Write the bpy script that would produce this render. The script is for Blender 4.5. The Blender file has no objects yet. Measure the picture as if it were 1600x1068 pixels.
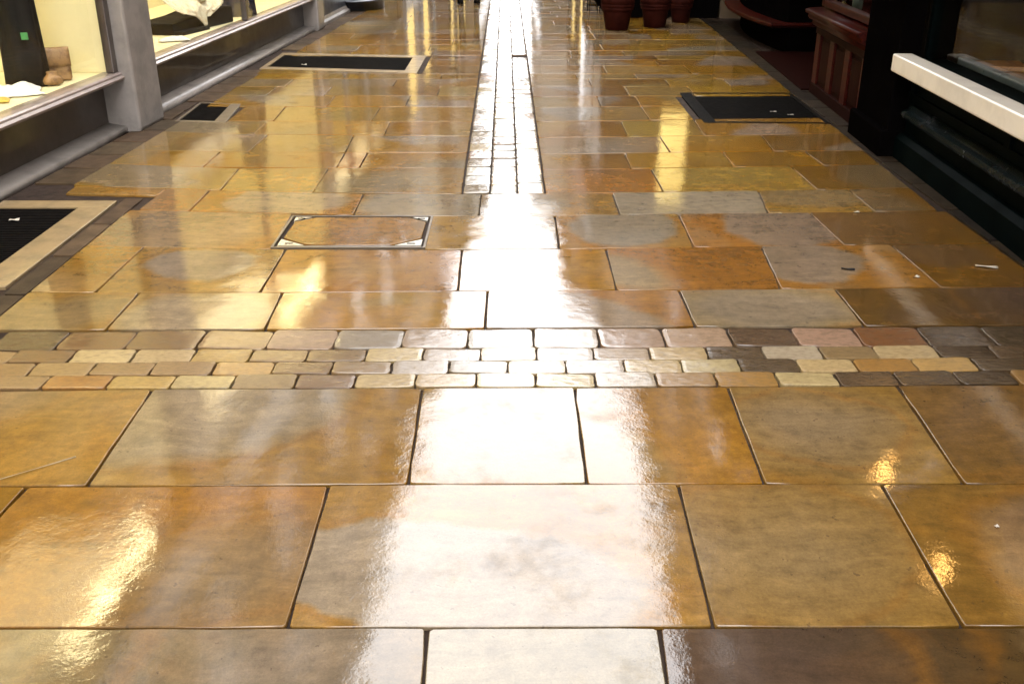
import bpy, bmesh, math, random
from mathutils import Vector, Matrix, noise as mnoise
random.seed(7)
sc = bpy.context.scene
COL = sc.collection
PI = math.pi

# ------------------------------------------------------------------ camera
CAM_H, PITCH, FPX = 1.6, math.radians(24.2), 1556.0
cam = bpy.data.cameras.new('camera')
cam.lens = 35.0; cam.sensor_width = 36.0; cam.clip_start = 0.05; cam.clip_end = 600
co = bpy.data.objects.new('camera', cam); COL.objects.link(co)
co.location = (0, 0, CAM_H); co.rotation_euler = (PI/2 - PITCH, 0, math.radians(0.11))
sc.camera = co
# ------------------------------------------------------------------ sky, sun, exposure
EXPO = 3.1
LK = 2.0 ** -EXPO                      # shop lamps are given in display units
world = bpy.data.worlds.new('World'); sc.world = world; world.use_nodes = True
nt = world.node_tree; nt.nodes.clear()
wo = nt.nodes.new('ShaderNodeOutputWorld'); bg = nt.nodes.new('ShaderNodeBackground')
sky = nt.nodes.new('ShaderNodeTexSky'); sky.sky_type = 'NISHITA'; sky.sun_disc = False
SUN_EL, SUN_AZ = math.radians(42), math.radians(105)
sky.sun_elevation = SUN_EL; sky.sun_rotation = SUN_AZ
sky.air_density = 1.0; sky.dust_density = 6.0; sky.ozone_density = 1.0
hs = nt.nodes.new('ShaderNodeHueSaturation'); hs.inputs['Saturation'].default_value = 0.10   # overcast: grey sky
bg.inputs['Strength'].default_value = 0.15
nt.links.new(sky.outputs[0], hs.inputs['Color']); cl = nt.nodes.new('ShaderNodeMix'); cl.data_type = 'RGBA'; cl.inputs[0].default_value = .8; cl.inputs[7].default_value = (8.0, 8.0, 8.15, 1)   # even cloud cover
nt.links.new(hs.outputs[0], cl.inputs[6]); nt.links.new(cl.outputs[2], bg.inputs[0]); nt.links.new(bg.outputs[0], wo.inputs[0])
sd = bpy.data.lights.new('sun', 'SUN'); sd.energy = 0.5; sd.angle = math.radians(25); sd.color = (1, .95, .88)
so = bpy.data.objects.new('sun', sd); COL.objects.link(so)
sdir = Vector((math.sin(SUN_AZ)*math.cos(SUN_EL), math.cos(SUN_AZ)*math.cos(SUN_EL), math.sin(SUN_EL)))
so.rotation_euler = sdir.to_track_quat('Z', 'Y').to_euler(); so.location = (0, 0, 30)
vs = sc.view_settings; vs.view_transform = 'Standard'; vs.look = 'None'; vs.gamma = 1; vs.exposure = EXPO; vs.use_curve_mapping = False
sc.cycles.max_bounces = 8; sc.cycles.transparent_max_bounces = 12; sc.cycles.caustics_reflective = False; sc.cycles.caustics_refractive = False
sc.cycles.sample_clamp_indirect = 6

# ------------------------------------------------------------------ helpers
def ray(px, py):
    u = (534 - py)/FPX; C, S = math.cos(PITCH), math.sin(PITCH)
    return Vector(((px - 803)/FPX, C + S*u, -S + C*u))
def G(px, py, z=0.0):                    # where the sight line of a photo pixel meets the height z
    r = ray(px, py); t = (z - CAM_H)/r.z
    return Vector((r.x*t, r.y*t, z))
def lerp(a, b, t): return a + (b - a)*t
def tag(o, label=None, cat=None, group=None, kind=None):
    if label: o['label'] = label
    if cat: o['category'] = cat
    if group: o['group'] = group
    if kind: o['kind'] = kind
    return o
def empty(name, loc=(0, 0, 0), rz=0.0, **k):
    o = bpy.data.objects.new(name, None); COL.objects.link(o); o.location = loc; o.rotation_euler = (0, 0, rz)
    o.empty_display_size = .1
    return tag(o, **k)
class MB:
    def __init__(s): s.v = []; s.f = []; s.sm = []
    def add(s, vs, fs, smooth=False):
        n = len(s.v); s.v += [tuple(p) for p in vs]; s.f += [tuple(i + n for i in f) for f in fs]; s.sm += [smooth]*len(fs); return s
    def box(s, x0, x1, y0, y1, z0, z1):
        return s.add([(x0,y0,z0),(x1,y0,z0),(x1,y1,z0),(x0,y1,z0),(x0,y0,z1),(x1,y0,z1),(x1,y1,z1),(x0,y1,z1)],
                     [(3,2,1,0),(4,5,6,7),(0,1,5,4),(1,2,6,5),(2,3,7,6),(3,0,4,7)])
    def prism(s, prof, y0, y1, smooth=False):        # profile of (x, z) swept along y
        n = len(prof)
        vs = [(x, y0, z) for x, z in prof] + [(x, y1, z) for x, z in prof]
        s.add(vs, [(i, (i+1) % n, (i+1) % n + n, i + n) for i in range(n)], smooth)
        m = len(s.v) - 2*n
        s.f += [tuple(m + i for i in reversed(range(n))), tuple(m + n + i for i in range(n))]; s.sm += [False, False]
        return s
    def lathe(s, prof, n=20, cx=0, cy=0, wob=None, smooth=True, caps=True):
        vs = []
        for j, (r, z) in enumerate(prof):
            for i in range(n):
                a = 2*PI*i/n; rr = r*(wob(a, j/(len(prof)-1)) if wob else 1)
                vs.append((cx + rr*math.cos(a), cy + rr*math.sin(a), z))
        fs = [(j*n+i, j*n+(i+1) % n, (j+1)*n+(i+1) % n, (j+1)*n+i) for j in range(len(prof)-1) for i in range(n)]
        s.add(vs, fs, smooth)
        if caps:
            m = len(s.v) - len(vs); k = (len(prof)-1)*n
            s.f += [tuple(m+i for i in reversed(range(n))), tuple(m+k+i for i in range(n))]; s.sm += [False, False]
        return s
    def tube(s, pts, r, n=8):
        pts = [Vector(p) for p in pts]; vs = []
        for i, p in enumerate(pts):
            d = (pts[min(i+1, len(pts)-1)] - pts[max(i-1, 0)]).normalized()
            a = d.cross(Vector((0, 0, 1)));  a = a.normalized() if a.length > 1e-4 else Vector((1, 0, 0))
            b = d.cross(a)
            rr = r[i] if isinstance(r, (list, tuple)) else r
            for k in range(n):
                t = 2*PI*k/n; vs.append(p + a*rr*math.cos(t) + b*rr*math.sin(t))
        fs = [(i*n+k, i*n+(k+1) % n, (i+1)*n+(k+1) % n, (i+1)*n+k) for i in range(len(pts)-1) for k in range(n)]
        s.add(vs, fs, True); m = len(s.v) - len(vs); e = (len(pts)-1)*n
        s.f += [tuple(m+i for i in reversed(range(n))), tuple(m+e+i for i in range(n))]; s.sm += [False, False]
        return s
    def grid(s, fn, nu, nv, smooth=True):
        vs = [fn(i/nu, j/nv) for j in range(nv+1) for i in range(nu+1)]
        return s.add(vs, [(j*(nu+1)+i, j*(nu+1)+i+1, (j+1)*(nu+1)+i+1, (j+1)*(nu+1)+i) for j in range(nv) for i in range(nu)], smooth)
    def mesh(s, name, m=None):
        me = bpy.data.meshes.new(name); me.from_pydata(s.v, [], s.f); me.polygons.foreach_set('use_smooth', s.sm)
        bm = bmesh.new(); bm.from_mesh(me); bmesh.ops.recalc_face_normals(bm, faces=bm.faces); bm.to_mesh(me); bm.free()
        if m: me.materials.append(m)
        return me
    def build(s, name, m=None, parent=None, loc=(0, 0, 0), rz=0.0, bevel=0.0, solid=0.0, seg=2):
        o = bpy.data.objects.new(name, s.mesh(name, m)); COL.objects.link(o)
        o.location = loc; o.rotation_euler = (0, 0, rz)
        if parent: o.parent = parent
        if solid:
            md = o.modifiers.new('solid', 'SOLIDIFY'); md.thickness = solid; md.offset = 0
        if bevel:
            md = o.modifiers.new('bevel', 'BEVEL'); md.width = bevel; md.segments = seg; md.limit_method = 'ANGLE'; md.angle_limit = math.radians(40)
        return o
def link(o, parent=None):
    COL.objects.link(o)
    if parent: o.parent = parent
    return o

# ------------------------------------------------------------------ materials
def newmat(name):
    m = bpy.data.materials.new(name); m.use_nodes = True
    t = m.node_tree; b = t.nodes['Principled BSDF']
    return m, t, b
def N(t, ty, **k):
    n = t.nodes.new(ty)
    for a, v in k.items():
        if a.startswith('i_'): n.inputs[int(a[2:])].default_value = v
        else: setattr(n, a, v)
    return n
def MATH(t, op, a, b=None, c=None, clamp=False):
    n = t.nodes.new('ShaderNodeMath'); n.operation = op; n.use_clamp = clamp
    for i, x in enumerate((a, b, c)):
        if x is None: continue
        if isinstance(x, (int, float)): n.inputs[i].default_value = x
        else: t.links.new(x, n.inputs[i])
    return n.outputs[0]
def MIX(t, f, a, b, mode='MIX'):
    n = t.nodes.new('ShaderNodeMix'); n.data_type = 'RGBA'; n.blend_type = mode
    for s, x in ((0, f), (6, a), (7, b)):
        if isinstance(x, (int, float)): n.inputs[s].default_value = x
        elif isinstance(x, tuple): n.inputs[s].default_value = x if len(x) == 4 else x + (1,)
        else: t.links.new(x, n.inputs[s])
    return n.outputs[2]
def NOISE(t, vec, scale, detail=3, rough=.55, w=None, dist=0.0):
    n = t.nodes.new('ShaderNodeTexNoise'); n.inputs['Scale'].default_value = scale; n.inputs['Detail'].default_value = detail
    n.inputs['Roughness'].default_value = rough; n.inputs['Distortion'].default_value = dist
    if w is not None:
        n.noise_dimensions = '4D'; t.links.new(w, n.inputs['W'])
    t.links.new(vec, n.inputs['Vector']); return n
def RAMP(t, f, a, b, v0=0.0, v1=1.0, kind='SMOOTHSTEP'):
    n = t.nodes.new('ShaderNodeMapRange'); n.interpolation_type = kind
    n.inputs[1].default_value = a; n.inputs[2].default_value = b; n.inputs[3].default_value = v0; n.inputs[4].default_value = v1
    t.links.new(f, n.inputs[0]); return n.outputs[0]
def setb(b, **k):
    for a, v in k.items(): b.inputs[a.replace('_', ' ')].default_value = v

def wet_stone(name, sett=False):
    m, t, b = newmat(name); L = t.links.new
    tc = N(t, 'ShaderNodeTexCoord'); oi = N(t, 'ShaderNodeObjectInfo')
    w = MATH(t, 'MULTIPLY', oi.outputs['Random'], 137.0)
    P = tc.outputs['Object']
    core = oi.outputs['Color']
    if not sett:
        wn = NOISE(t, P, 2.6, 3, .5, w)
        wv = N(t, 'ShaderNodeVectorMath', operation='MULTIPLY_ADD'); L(wn.outputs['Color'], wv.inputs[0]); wv.inputs[1].default_value = (.26, .26, 0); L(P, wv.inputs[2])
        off = N(t, 'ShaderNodeVectorMath', operation='SUBTRACT'); L(wv.outputs[0], off.inputs[0]); off.inputs[1].default_value = (.13, .13, 0)
        el = N(t, 'ShaderNodeAttribute', attribute_type='OBJECT', attribute_name='core_centre')
        rd = N(t, 'ShaderNodeAttribute', attribute_type='OBJECT', attribute_name='core_size')
        rim = N(t, 'ShaderNodeAttribute', attribute_type='OBJECT', attribute_name='rim_colour')
        se = N(t, 'ShaderNodeSeparateXYZ'); L(el.outputs['Vector'], se.inputs[0])
        sr = N(t, 'ShaderNodeSeparateXYZ'); L(rd.outputs['Vector'], sr.inputs[0])
        sp = N(t, 'ShaderNodeSeparateXYZ'); L(off.outputs[0], sp.inputs[0])
        dx = MATH(t, 'SUBTRACT', sp.outputs[0], se.outputs[0]); dy = MATH(t, 'SUBTRACT', sp.outputs[1], se.outputs[1])
        ca = MATH(t, 'COSINE', se.outputs[2]); sa = MATH(t, 'SINE', se.outputs[2])
        qx = MATH(t, 'DIVIDE', MATH(t, 'ADD', MATH(t, 'MULTIPLY', dx, ca), MATH(t, 'MULTIPLY', dy, sa)), sr.outputs[0])
        qy = MATH(t, 'DIVIDE', MATH(t, 'SUBTRACT', MATH(t, 'MULTIPLY', dy, ca), MATH(t, 'MULTIPLY', dx, sa)), sr.outputs[1])
        d = MATH(t, 'SQRT', MATH(t, 'ADD', MATH(t, 'MULTIPLY', qx, qx), MATH(t, 'MULTIPLY', qy, qy)))
        edge = MATH(t, 'MULTIPLY_ADD', sr.outputs[2], 1.4, .05)
        d = MATH(t, 'ADD', d, MATH(t, 'MULTIPLY_ADD', NOISE(t, P, 9.0, 6, .7, w).outputs[0], .36, -.18))
        mask = MATH(t, 'DIVIDE', MATH(t, 'SUBTRACT', d, 1.0), edge); mask = MATH(t, 'ADD', mask, .5, clamp=True)
        # iron bands in the rim, following the core's outline
        bd = NOISE(t, P, 3.0, 4, .6, w)
        band = MATH(t, 'SINE', MATH(t, 'ADD', MATH(t, 'MULTIPLY', d, 16.0), MATH(t, 'MULTIPLY', bd.outputs[0], 26.0)))
        band = MATH(t, 'MULTIPLY_ADD', band, .05, .99)
        rimv = MIX(t, 1.0, MIX(t, 1.0, rim.outputs['Color'], (1.0, .97, .62), 'MULTIPLY'), band, 'MULTIPLY')
        hot = RAMP(t, NOISE(t, P, 3.3, 4, .6, w, .6).outputs[0], .5, .72)
        rimv = MIX(t, MATH(t, 'MULTIPLY', hot, .42), rimv, (.30, .135, .012))
        pale = RAMP(t, NOISE(t, P, 1.9, 3, .5, MATH(t, 'ADD', w, 9.0), .4).outputs[0], .52, .68)
        rimv = MIX(t, MATH(t, 'MULTIPLY', pale, .5), rimv, core)
        line = RAMP(t, MATH(t, 'ABSOLUTE', MATH(t, 'SUBTRACT', d, 1.08)), 0.0, .12, 1.0, 0.0)
        col = MIX(t, MATH(t, 'MULTIPLY_ADD', mask, .78, .15), core, rimv)
        col = MIX(t, MATH(t, 'MULTIPLY', line, .3), col, (.27, .13, .02))
        smg = RAMP(t, NOISE(t, P, 5.0, 5, .68, MATH(t, 'ADD', w, 31.0), .3).outputs[0], .52, .74)
        col = MIX(t, MATH(t, 'MULTIPLY', smg, .5), col, (.09, .062, .035))
        blo = NOISE(t, P, 17.0, 6, .7, MATH(t, 'ADD', w, 71.0), .2).outputs[0]
        col = MIX(t, 1.0, col, RAMP(t, blo, .3, .7, .72, 1.22, 'LINEAR'), 'MULTIPLY')
        mp = N(t, 'ShaderNodeMapping'); L(off.outputs[0], mp.inputs[0]); mp.inputs['Scale'].default_value = (2.0, 17.0, 1.0)
        cv = N(t, 'ShaderNodeCombineXYZ'); L(MATH(t, 'MULTIPLY_ADD', oi.outputs['Random'], 1.6, -.8), cv.inputs[2]); L(cv.outputs[0], mp.inputs['Rotation'])
        bed = NOISE(t, mp.outputs[0], 1.6, 6, .65, w, .5).outputs[0]
        col = MIX(t, 1.0, col, RAMP(t, bed, .3, .7, .80, 1.18, 'LINEAR'), 'MULTIPLY')
        pit = RAMP(t, NOISE(t, P, 21.0, 5, .8, MATH(t, 'ADD', w, 3.0)).outputs[0], .66, .74)
        col = MIX(t, MATH(t, 'MULTIPLY', pit, .55), col, (.07, .045, .025))
        cl_ = RAMP(t, NOISE(t, P, 1.4, 2, .5, MATH(t, 'ADD', w, 13.0)).outputs[0], .35, .65, .84, 1.14, 'LINEAR')
        col = MIX(t, 1.0, col, cl_, 'MULTIPLY')
    else:
        v = NOISE(t, P, 9.0, 4, .6, w)
        col = MIX(t, MATH(t, 'MULTIPLY', RAMP(t, v.outputs[0], .4, .7), .45), core, (.10, .075, .055))
    grain = NOISE(t, P, 160.0, 3, .7, w)
    col = MIX(t, 1.0, col, RAMP(t, grain.outputs[0], .25, .75, .80, 1.18, 'LINEAR'), 'MULTIPLY')
    spk = RAMP(t, NOISE(t, P, 46.0, 2, .6, w).outputs[0], .66, .72)
    col = MIX(t, MATH(t, 'MULTIPLY', spk, .5), col, (.06, .04, .03))
    wet = MIX(t, 1.0, col, MIX(t, mask, (.55, .475, .36), (.57, .465, .27)) if not sett else (.78, .67, .46), 'MULTIPLY')      # soaked stone is darker and deeper in colour
    L(wet, b.inputs['Base Color'])
    b.inputs['Roughness'].default_value = .6; b.inputs['Specular IOR Level'].default_value = .03
    b.inputs['Coat Weight'].default_value = 1.0; b.inputs['Coat IOR'].default_value = 1.55
    # film of water: thin where the grain stands through, thick where it pools
    film = RAMP(t, NOISE(t, P, 3.2, 4, .6, MATH(t, 'ADD', w, 55.0)).outputs[0], .35, .65)
    damp = RAMP(t, NOISE(t, P, 4.3, 6, .72, MATH(t, 'ADD', w, 91.0), .3).outputs[0], .50, .70)
    cr = MATH(t, 'MULTIPLY_ADD', film, -.025 if not sett else -.05, .05 if not sett else .10)
    L(MATH(t, 'MULTIPLY_ADD', damp, .06, cr), b.inputs['Coat Roughness'])
    L(MATH(t, 'MULTIPLY_ADD', damp, -.35, 1.0), b.inputs['Coat Weight'])
    low = NOISE(t, P, 5.0, 2, .4, w); mid = NOISE(t, P, 34.0, 3, .6, w); fin = NOISE(t, P, 120.0, 3, .65, w)
    hh = MATH(t, 'MULTIPLY', low.outputs[0], .0032 if not sett else .003)
    hh = MATH(t, 'ADD', hh, MATH(t, 'MULTIPLY', mid.outputs[0], MATH(t, 'MULTIPLY_ADD', film, -.0005, .0008)))
    hh = MATH(t, 'ADD', hh, MATH(t, 'MULTIPLY', fin.outputs[0], MATH(t, 'MULTIPLY_ADD', film, -.00022, .00042)))
    bp = N(t, 'ShaderNodeBump'); bp.inputs['Strength'].default_value = .5 if not sett else .6; bp.inputs['Distance'].default_value = 1.0
    L(hh, bp.inputs['Height']); L(bp.outputs[0], b.inputs['Coat Normal'])
    bp2 = N(t, 'ShaderNodeBump'); bp2.inputs['Strength'].default_value = .5; bp2.inputs['Distance'].default_value = .003
    L(fin.outputs[0], bp2.inputs['Height']); L(bp2.outputs[0], b.inputs['Normal'])
    return m

def simple(name, colr, rough=.5, var=.25, scale=8.0, coat=0.0, metal=0.0, bump=0.0, bscale=60.0, second=None, spec=.5, use_obj=False):
    m, t, b = newmat(name); L = t.links.new
    tc = N(t, 'ShaderNodeTexCoord'); oi = N(t, 'ShaderNodeObjectInfo')
    w = MATH(t, 'MULTIPLY', oi.outputs['Random'], 50.0)
    n = NOISE(t, tc.outputs['Object'], scale, 5, .6, w)
    c2 = second or tuple(x*(1-var*1.6) for x in colr)
    base = oi.outputs['Color'] if use_obj else tuple(colr)
    c = MIX(t, RAMP(t, n.outputs[0], .4, .7), base, tuple(c2)) if not use_obj else MIX(t, 1.0, base, RAMP(t, n.outputs[0], .3, .7, 1+var, 1-var), 'MULTIPLY')
    L(c, b.inputs['Base Color'])
    L(MATH(t, 'MULTIPLY_ADD', n.outputs[0], .25, rough-.12), b.inputs['Roughness'])
    b.inputs['Metallic'].default_value = metal; b.inputs['Specular IOR Level'].default_value = spec
    if coat: b.inputs['Coat Weight'].default_value = coat; b.inputs['Coat Roughness'].default_value = .08
    if bump:
        f = NOISE(t, tc.outputs['Object'], bscale, 4, .65, w)
        bp = N(t, 'ShaderNodeBump'); bp.inputs['Strength'].default_value = .6; bp.inputs['Distance'].default_value = bump
        L(f.outputs[0], bp.inputs['Height']); L(bp.outputs[0], b.inputs['Normal'])
    return m
def wood(name, c1, c2, rough=.3, coat=.5, axis='Y', spec=.5):
    m, t, b = newmat(name); L = t.links.new
    tc = N(t, 'ShaderNodeTexCoord'); mp = N(t, 'ShaderNodeMapping'); L(tc.outputs['Object'], mp.inputs[0])
    mp.inputs['Scale'].default_value = (14, 1.2, 14) if axis == 'Y' else (14, 14, 1.2)
    n = NOISE(t, mp.outputs[0], 3.0, 5, .6, None, 1.2)
    L(MIX(t, RAMP(t, n.outputs[0], .35, .7), tuple(c1), tuple(c2)), b.inputs['Base Color'])
    b.inputs['Roughness'].default_value = rough; b.inputs['Coat Weight'].default_value = coat; b.inputs['Coat Roughness'].default_value = .1; b.inputs['Specular IOR Level'].default_value = spec
    return m
def emit(name, colr, power):
    m, t, b = newmat(name); b.inputs['Base Color'].default_value = (*colr, 1); b.inputs['Emission Color'].default_value = (*colr, 1)
    b.inputs['Emission Strength'].default_value = power*LK; return m
def glassmat(name, tint=(.96, .97, .95)):
    m = bpy.data.materials.new(name); m.use_nodes = True; t = m.node_tree; t.nodes.clear(); L = t.links.new
    o = N(t, 'ShaderNodeOutputMaterial'); mx = N(t, 'ShaderNodeMixShader'); tr = N(t, 'ShaderNodeBsdfTransparent'); gl = N(t, 'ShaderNodeBsdfGlossy')
    fr = N(t, 'ShaderNodeFresnel'); fr.inputs[0].default_value = 1.45; tr.inputs[0].default_value = (*tint, 1); gl.inputs['Roughness'].default_value = .02
    ge = N(t, 'ShaderNodeNewGeometry'); L(MATH(t, 'MULTIPLY', fr.outputs[0], MATH(t, 'SUBTRACT', 1.0, ge.outputs['Backfacing'])), mx.inputs[0]); L(tr.outputs[0], mx.inputs[1]); L(gl.outputs[0], mx.inputs[2]); L(mx.outputs[0], o.inputs[0]); return m

STONE = wet_stone('wet sandstone'); SETT = wet_stone('wet sett stone', True)
BED = simple('wet mortar bed', (.022, .012, .007), .8, .3, 20, bump=.004, spec=.15)
EDGE = simple('wet edging stone', (.10, .07, .05), .6, .3, 9, coat=.05, spec=.1, bump=.003, bscale=90, use_obj=True)
CONC = simple('painted render', (.22, .19, .165), .4, .22, 5, coat=.35, bump=.003, bscale=70)
PILL = simple('grey pillar render', (.19, .165, .145), .55, .2, 6, coat=.15, bump=.004, bscale=80)
RISER = simple('dark brown riser paint', (.040, .027, .018), .45, .25, 6, coat=.3, bump=.001)
BLUER = simple('dark blue grey paint', (.065, .07, .085), .35, .25, 6, coat=.4)
SILL = simple('brown sill paint', (.24, .19, .17), .35, .2, 7, coat=.4)
FRAME = simple('dark brown frame paint', (.045, .03, .022), .35, .2, 8, coat=.4)
CREAM = simple('cream display lining', (.78, .70, .44), .7, .06, 3)
GLASS = glassmat('shop glass')
DGREEN = simple('black green gloss paint', (.0012, .0028, .0028), .5, .2, 6, spec=.01)
TEAL = simple('teal black gloss moulding', (.002, .007, .008), .25, .2, 6, spec=.3)
BLACKP = simple('black gloss paint', (.0022, .0018, .0018), .6, .2, 6, spec=.0)
WHITEP = simple('white sill paint', (.80, .75, .67), .4, .10, 5, coat=.3)
MAHOG = wood('mahogany gloss', (.040, .0045, .0025), (.014, .002, .0012), .4, .06, spec=.08)
MAHOGD = wood('dark mahogany panel', (.014, .0024, .0016), (.007, .002, .0013), .5, .0, 'Z', .03)
OAK = wood('oak board', (.22, .10, .035), (.12, .05, .018), .4, .2)
IRON = simple('wet cast iron', (.0045, .0036, .003), .7, .3, 30, spec=.03, bump=.002)
FRST = simple('pale sandstone kerb', (.20, .135, .06), .5, .22, 9, coat=.45, bump=.003)
FRST2 = simple('dull stone kerb', (.09, .062, .034), .5, .22, 9, coat=.45, bump=.003)
DARKI = simple('dark interior', (.005, .004, .003), .8, .2, 3, spec=.0)
CLOTHB = simple('black cloth', (.008, .007, .007), .8, .3, 12, bump=.004, bscale=40, spec=.2)
NAVY = simple('navy cloth', (.02, .02, .05), .8, .3, 12, bump=.004, bscale=40, spec=.2)
CLOTHW = simple('white cloth', (.80, .78, .74), .8, .10, 10, bump=.004, bscale=60)
SHAWL = simple('cream cloth', (.74, .66, .50), .8, .18, 26, bump=.004, bscale=90, second=(.62, .47, .30))
TERRA = simple('terracotta', (.026, .005, .003), .75, .3, 9, bump=.002, spec=.04)
SOIL = simple('dark soil', (.02, .014, .01), .8, .3, 30, bump=.01, bscale=40)
PAPER = simple('paper scrap', (.42, .37, .31), .7, .1, 30)
SLATE = simple('slate roof', (.07, .07, .08), .5, .3, 5, coat=.3)
FACADE = simple('rendered facade', (.5, .47, .42), .75, .12, 1.6, bump=.003, use_obj=True)
STEEL = simple('bright brass plate', (.62, .58, .50), .3, .15, 20, metal=.8)
DPANE, _t, _b = newmat('dark upper window glass'); setb(_b, Base_Color=(.02, .022, .025, 1), Roughness=.05)
WPAINT = simple('white window paint', (.38, .36, .33), .5, .1, 6)

# ------------------------------------------------------------------ ground and pavement
def ground_bed():
    mb = MB().box(-60, 60, -40, 220, -.5, -.06); o = mb.build('ground', BED); tag(o, kind='structure'); return o
ground_bed()
pav = MB().box(-3.6, 3.6, -9, 70, -.055, -.013).build('pavement', BED); tag(pav, kind='structure')

def slab_mesh(poly, gap=.0031, thick=.04, rough=.0010):
    """poly: four corners (local x, y), counter-clockwise. Worn edges, rounded corners, small arris."""
    n = len(poly); pts = []
    c = sum((Vector(p) for p in poly), Vector((0, 0)))/n
    ins = []
    for i in range(n):                                   # inset each side by half a joint
        a, b_, d = Vector(poly[i-1]), Vector(poly[i]), Vector(poly[(i+1) % n])
        e1 = (b_-a).normalized(); e2 = (d-b_).normalized()
        n1 = Vector((-e1.y, e1.x)); n2 = Vector((-e2.y, e2.x))
        bis = (n1+n2); k = gap/max(.3, (1+n1.dot(n2))/1.0); ins.append(b_ + bis*k)
    for i in range(n):
        a, b_ = ins[i], ins[(i+1) % n]; L_ = (b_-a).length; e = (b_-a)/L_; nn = Vector((-e.y, e.x))
        r = min(.004 + random.random()*.005, L_*.2); k = max(3, min(9, int(L_/.09)))
        for j in range(k+1):
            s_ = r + (L_-2*r)*j/k
            w_ = random.gauss(0, rough) + (0.0 if 0 < j < k else .002)
            pts.append(a + e*s_ + nn*w_)
    vs, m = [], len(pts)
    for f, z in ((0.0, -thick), (0.0, -.004), (.0012, -.0008), (.0032, 0.0)):
        for p in pts:
            q = p + (c-p).normalized()*f; vs.append((q.x, q.y, z))
    fs = [(r*m+i, r*m+(i+1) % m, (r+1)*m+(i+1) % m, (r+1)*m+i) for r in range(3) for i in range(m)]
    mb = MB(); mb.add(vs, fs, True); mb.f.append(tuple(3*m+i for i in range(m))); mb.sm.append(False)
    return mb

def O3(c): return (c[0], c[1], c[2])
GREY, PINK, LILAC = (.27, .232, .20), (.285, .232, .19), (.255, .222, .205)
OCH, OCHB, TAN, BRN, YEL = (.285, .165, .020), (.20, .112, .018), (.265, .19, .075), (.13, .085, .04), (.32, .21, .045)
def jit(c, a=.12): 
    k = 1 + random.uniform(-a, a); return tuple(max(.004, x*k*(1+random.uniform(-.04, .04))) for x in c)

slab_count = [0]
def slab(corners, core, rim, ell=None, tilt=1.0, name='paving_slab', label=None):
    c = sum((Vector((p[0], p[1])) for p in corners), Vector((0, 0)))/4
    poly = [(p[0]-c.x, p[1]-c.y) for p in corners]
    area = sum(poly[i][0]*poly[(i+1) % 4][1] - poly[(i+1) % 4][0]*poly[i][1] for i in range(4))
    if area < 0: poly.reverse()
    o = slab_mesh(poly).build(name, STONE, pav, (c.x, c.y, random.uniform(-.0012, .0012)))
    o.rotation_euler = (random.gauss(0, math.radians(.075)*tilt), random.gauss(0, math.radians(.075)*tilt), 0)
    o.color = (*core, 1); o['rim_colour'] = [float(x) for x in rim]
    if ell:
        (ex, ey), (rx, ry), ang, soft = ell
        o['core_centre'] = [ex-c.x, ey-c.y, ang]; o['core_size'] = [rx, ry, soft]
    else:
        a = random.uniform(0, 6.28); rr = random.uniform(.25, .6)
        o['core_centre'] = [random.uniform(-.35, .35), random.uniform(-.25, .25), a]
        o['core_size'] = [rr, rr*random.uniform(.4, .8), random.choice((.12, .25, .7, 1.2))]
    if label: o['label'] = label
    slab_count[0] += 1
    return o
def pxell(cx, cy, ex, ey, ang=0.0, soft=.15):            # a core given by its centre and its right and near limits in the photo
    c = G(cx, cy); a = G(ex, cy); b = G(cx, ey)
    return ((c.x, c.y), (abs(a.x-c.x), abs(b.y-c.y)), ang, soft)

def bnd(pts):                                            # a bed joint across the alley, as Y over X
    q = [G(*p) for p in pts] if len(pts[0]) == 2 else pts
    q = sorted((p.x, p.y) for p in q)
    def f(x):
        if len(q) == 1: return q[0][1]
        if x <= q[0][0]: return q[0][1] + (q[1][1]-q[0][1])/(q[1][0]-q[0][0])*max(x-q[0][0], -1.0)*.3
        for (xa, ya), (xb, yb) in zip(q, q[1:]):
            if x <= xb: return ya + (yb-ya)*(x-xa)/(xb-xa)
        return q[-1][1]
    return f
B = {}
B['A0'] = lambda x: 1.30
B['A1'] = bnd([(0, 982), (650, 979), (1600, 977)])
B['B1'] = bnd([(0, 760), (515, 757), (1060, 755), (1600, 755)])
B['C1'] = bnd([(0, 612), (237, 608), (660, 606), (1140, 603), (1600, 600)])
B['S1'] = bnd([(0, 516), (600, 514), (1080, 509), (1600, 507)])
B['D1'] = bnd([(0, 457), (440, 457), (760, 454), (1060, 452), (1600, 447)])
B['E1'] = bnd([(220, 385), (425, 389), (720, 390), (950, 388), (1190, 384), (1600, 379)])
B['F1'] = bnd([(217, 328), (560, 336), (750, 338), (960, 335), (1200, 332), (1400, 329)])
B['G1'] = bnd([(118, 290), (260, 295), (568, 303), (850, 303), (1040, 299), (1327, 295), (1430, 293)])
B['H1'] = bnd([(150, 255), (372, 263), (514, 262), (720, 262), (850, 265), (1020, 263), (1240, 259), (1390, 256)])
B['I1'] = bnd([(230, 235), (400, 238), (552, 238), (720, 238), (855, 241), (980, 239), (1130, 237), (1330, 235)])
B['J1'] = bnd([(250, 206), (420, 210), (552, 211), (730, 213), (850, 215), (1030, 213), (1190, 211), (1310, 208)])
B['K1'] = bnd([(270, 189), (730, 190), (845, 190), (970, 189), (1090, 186), (1240, 184)])
B['L1'] = bnd([(300, 166), (730, 167), (850, 168), (1000, 166), (1200, 164)])
B['M1'] = bnd([(320, 149), (730, 150), (850, 151), (1000, 150), (1200, 149)])

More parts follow.
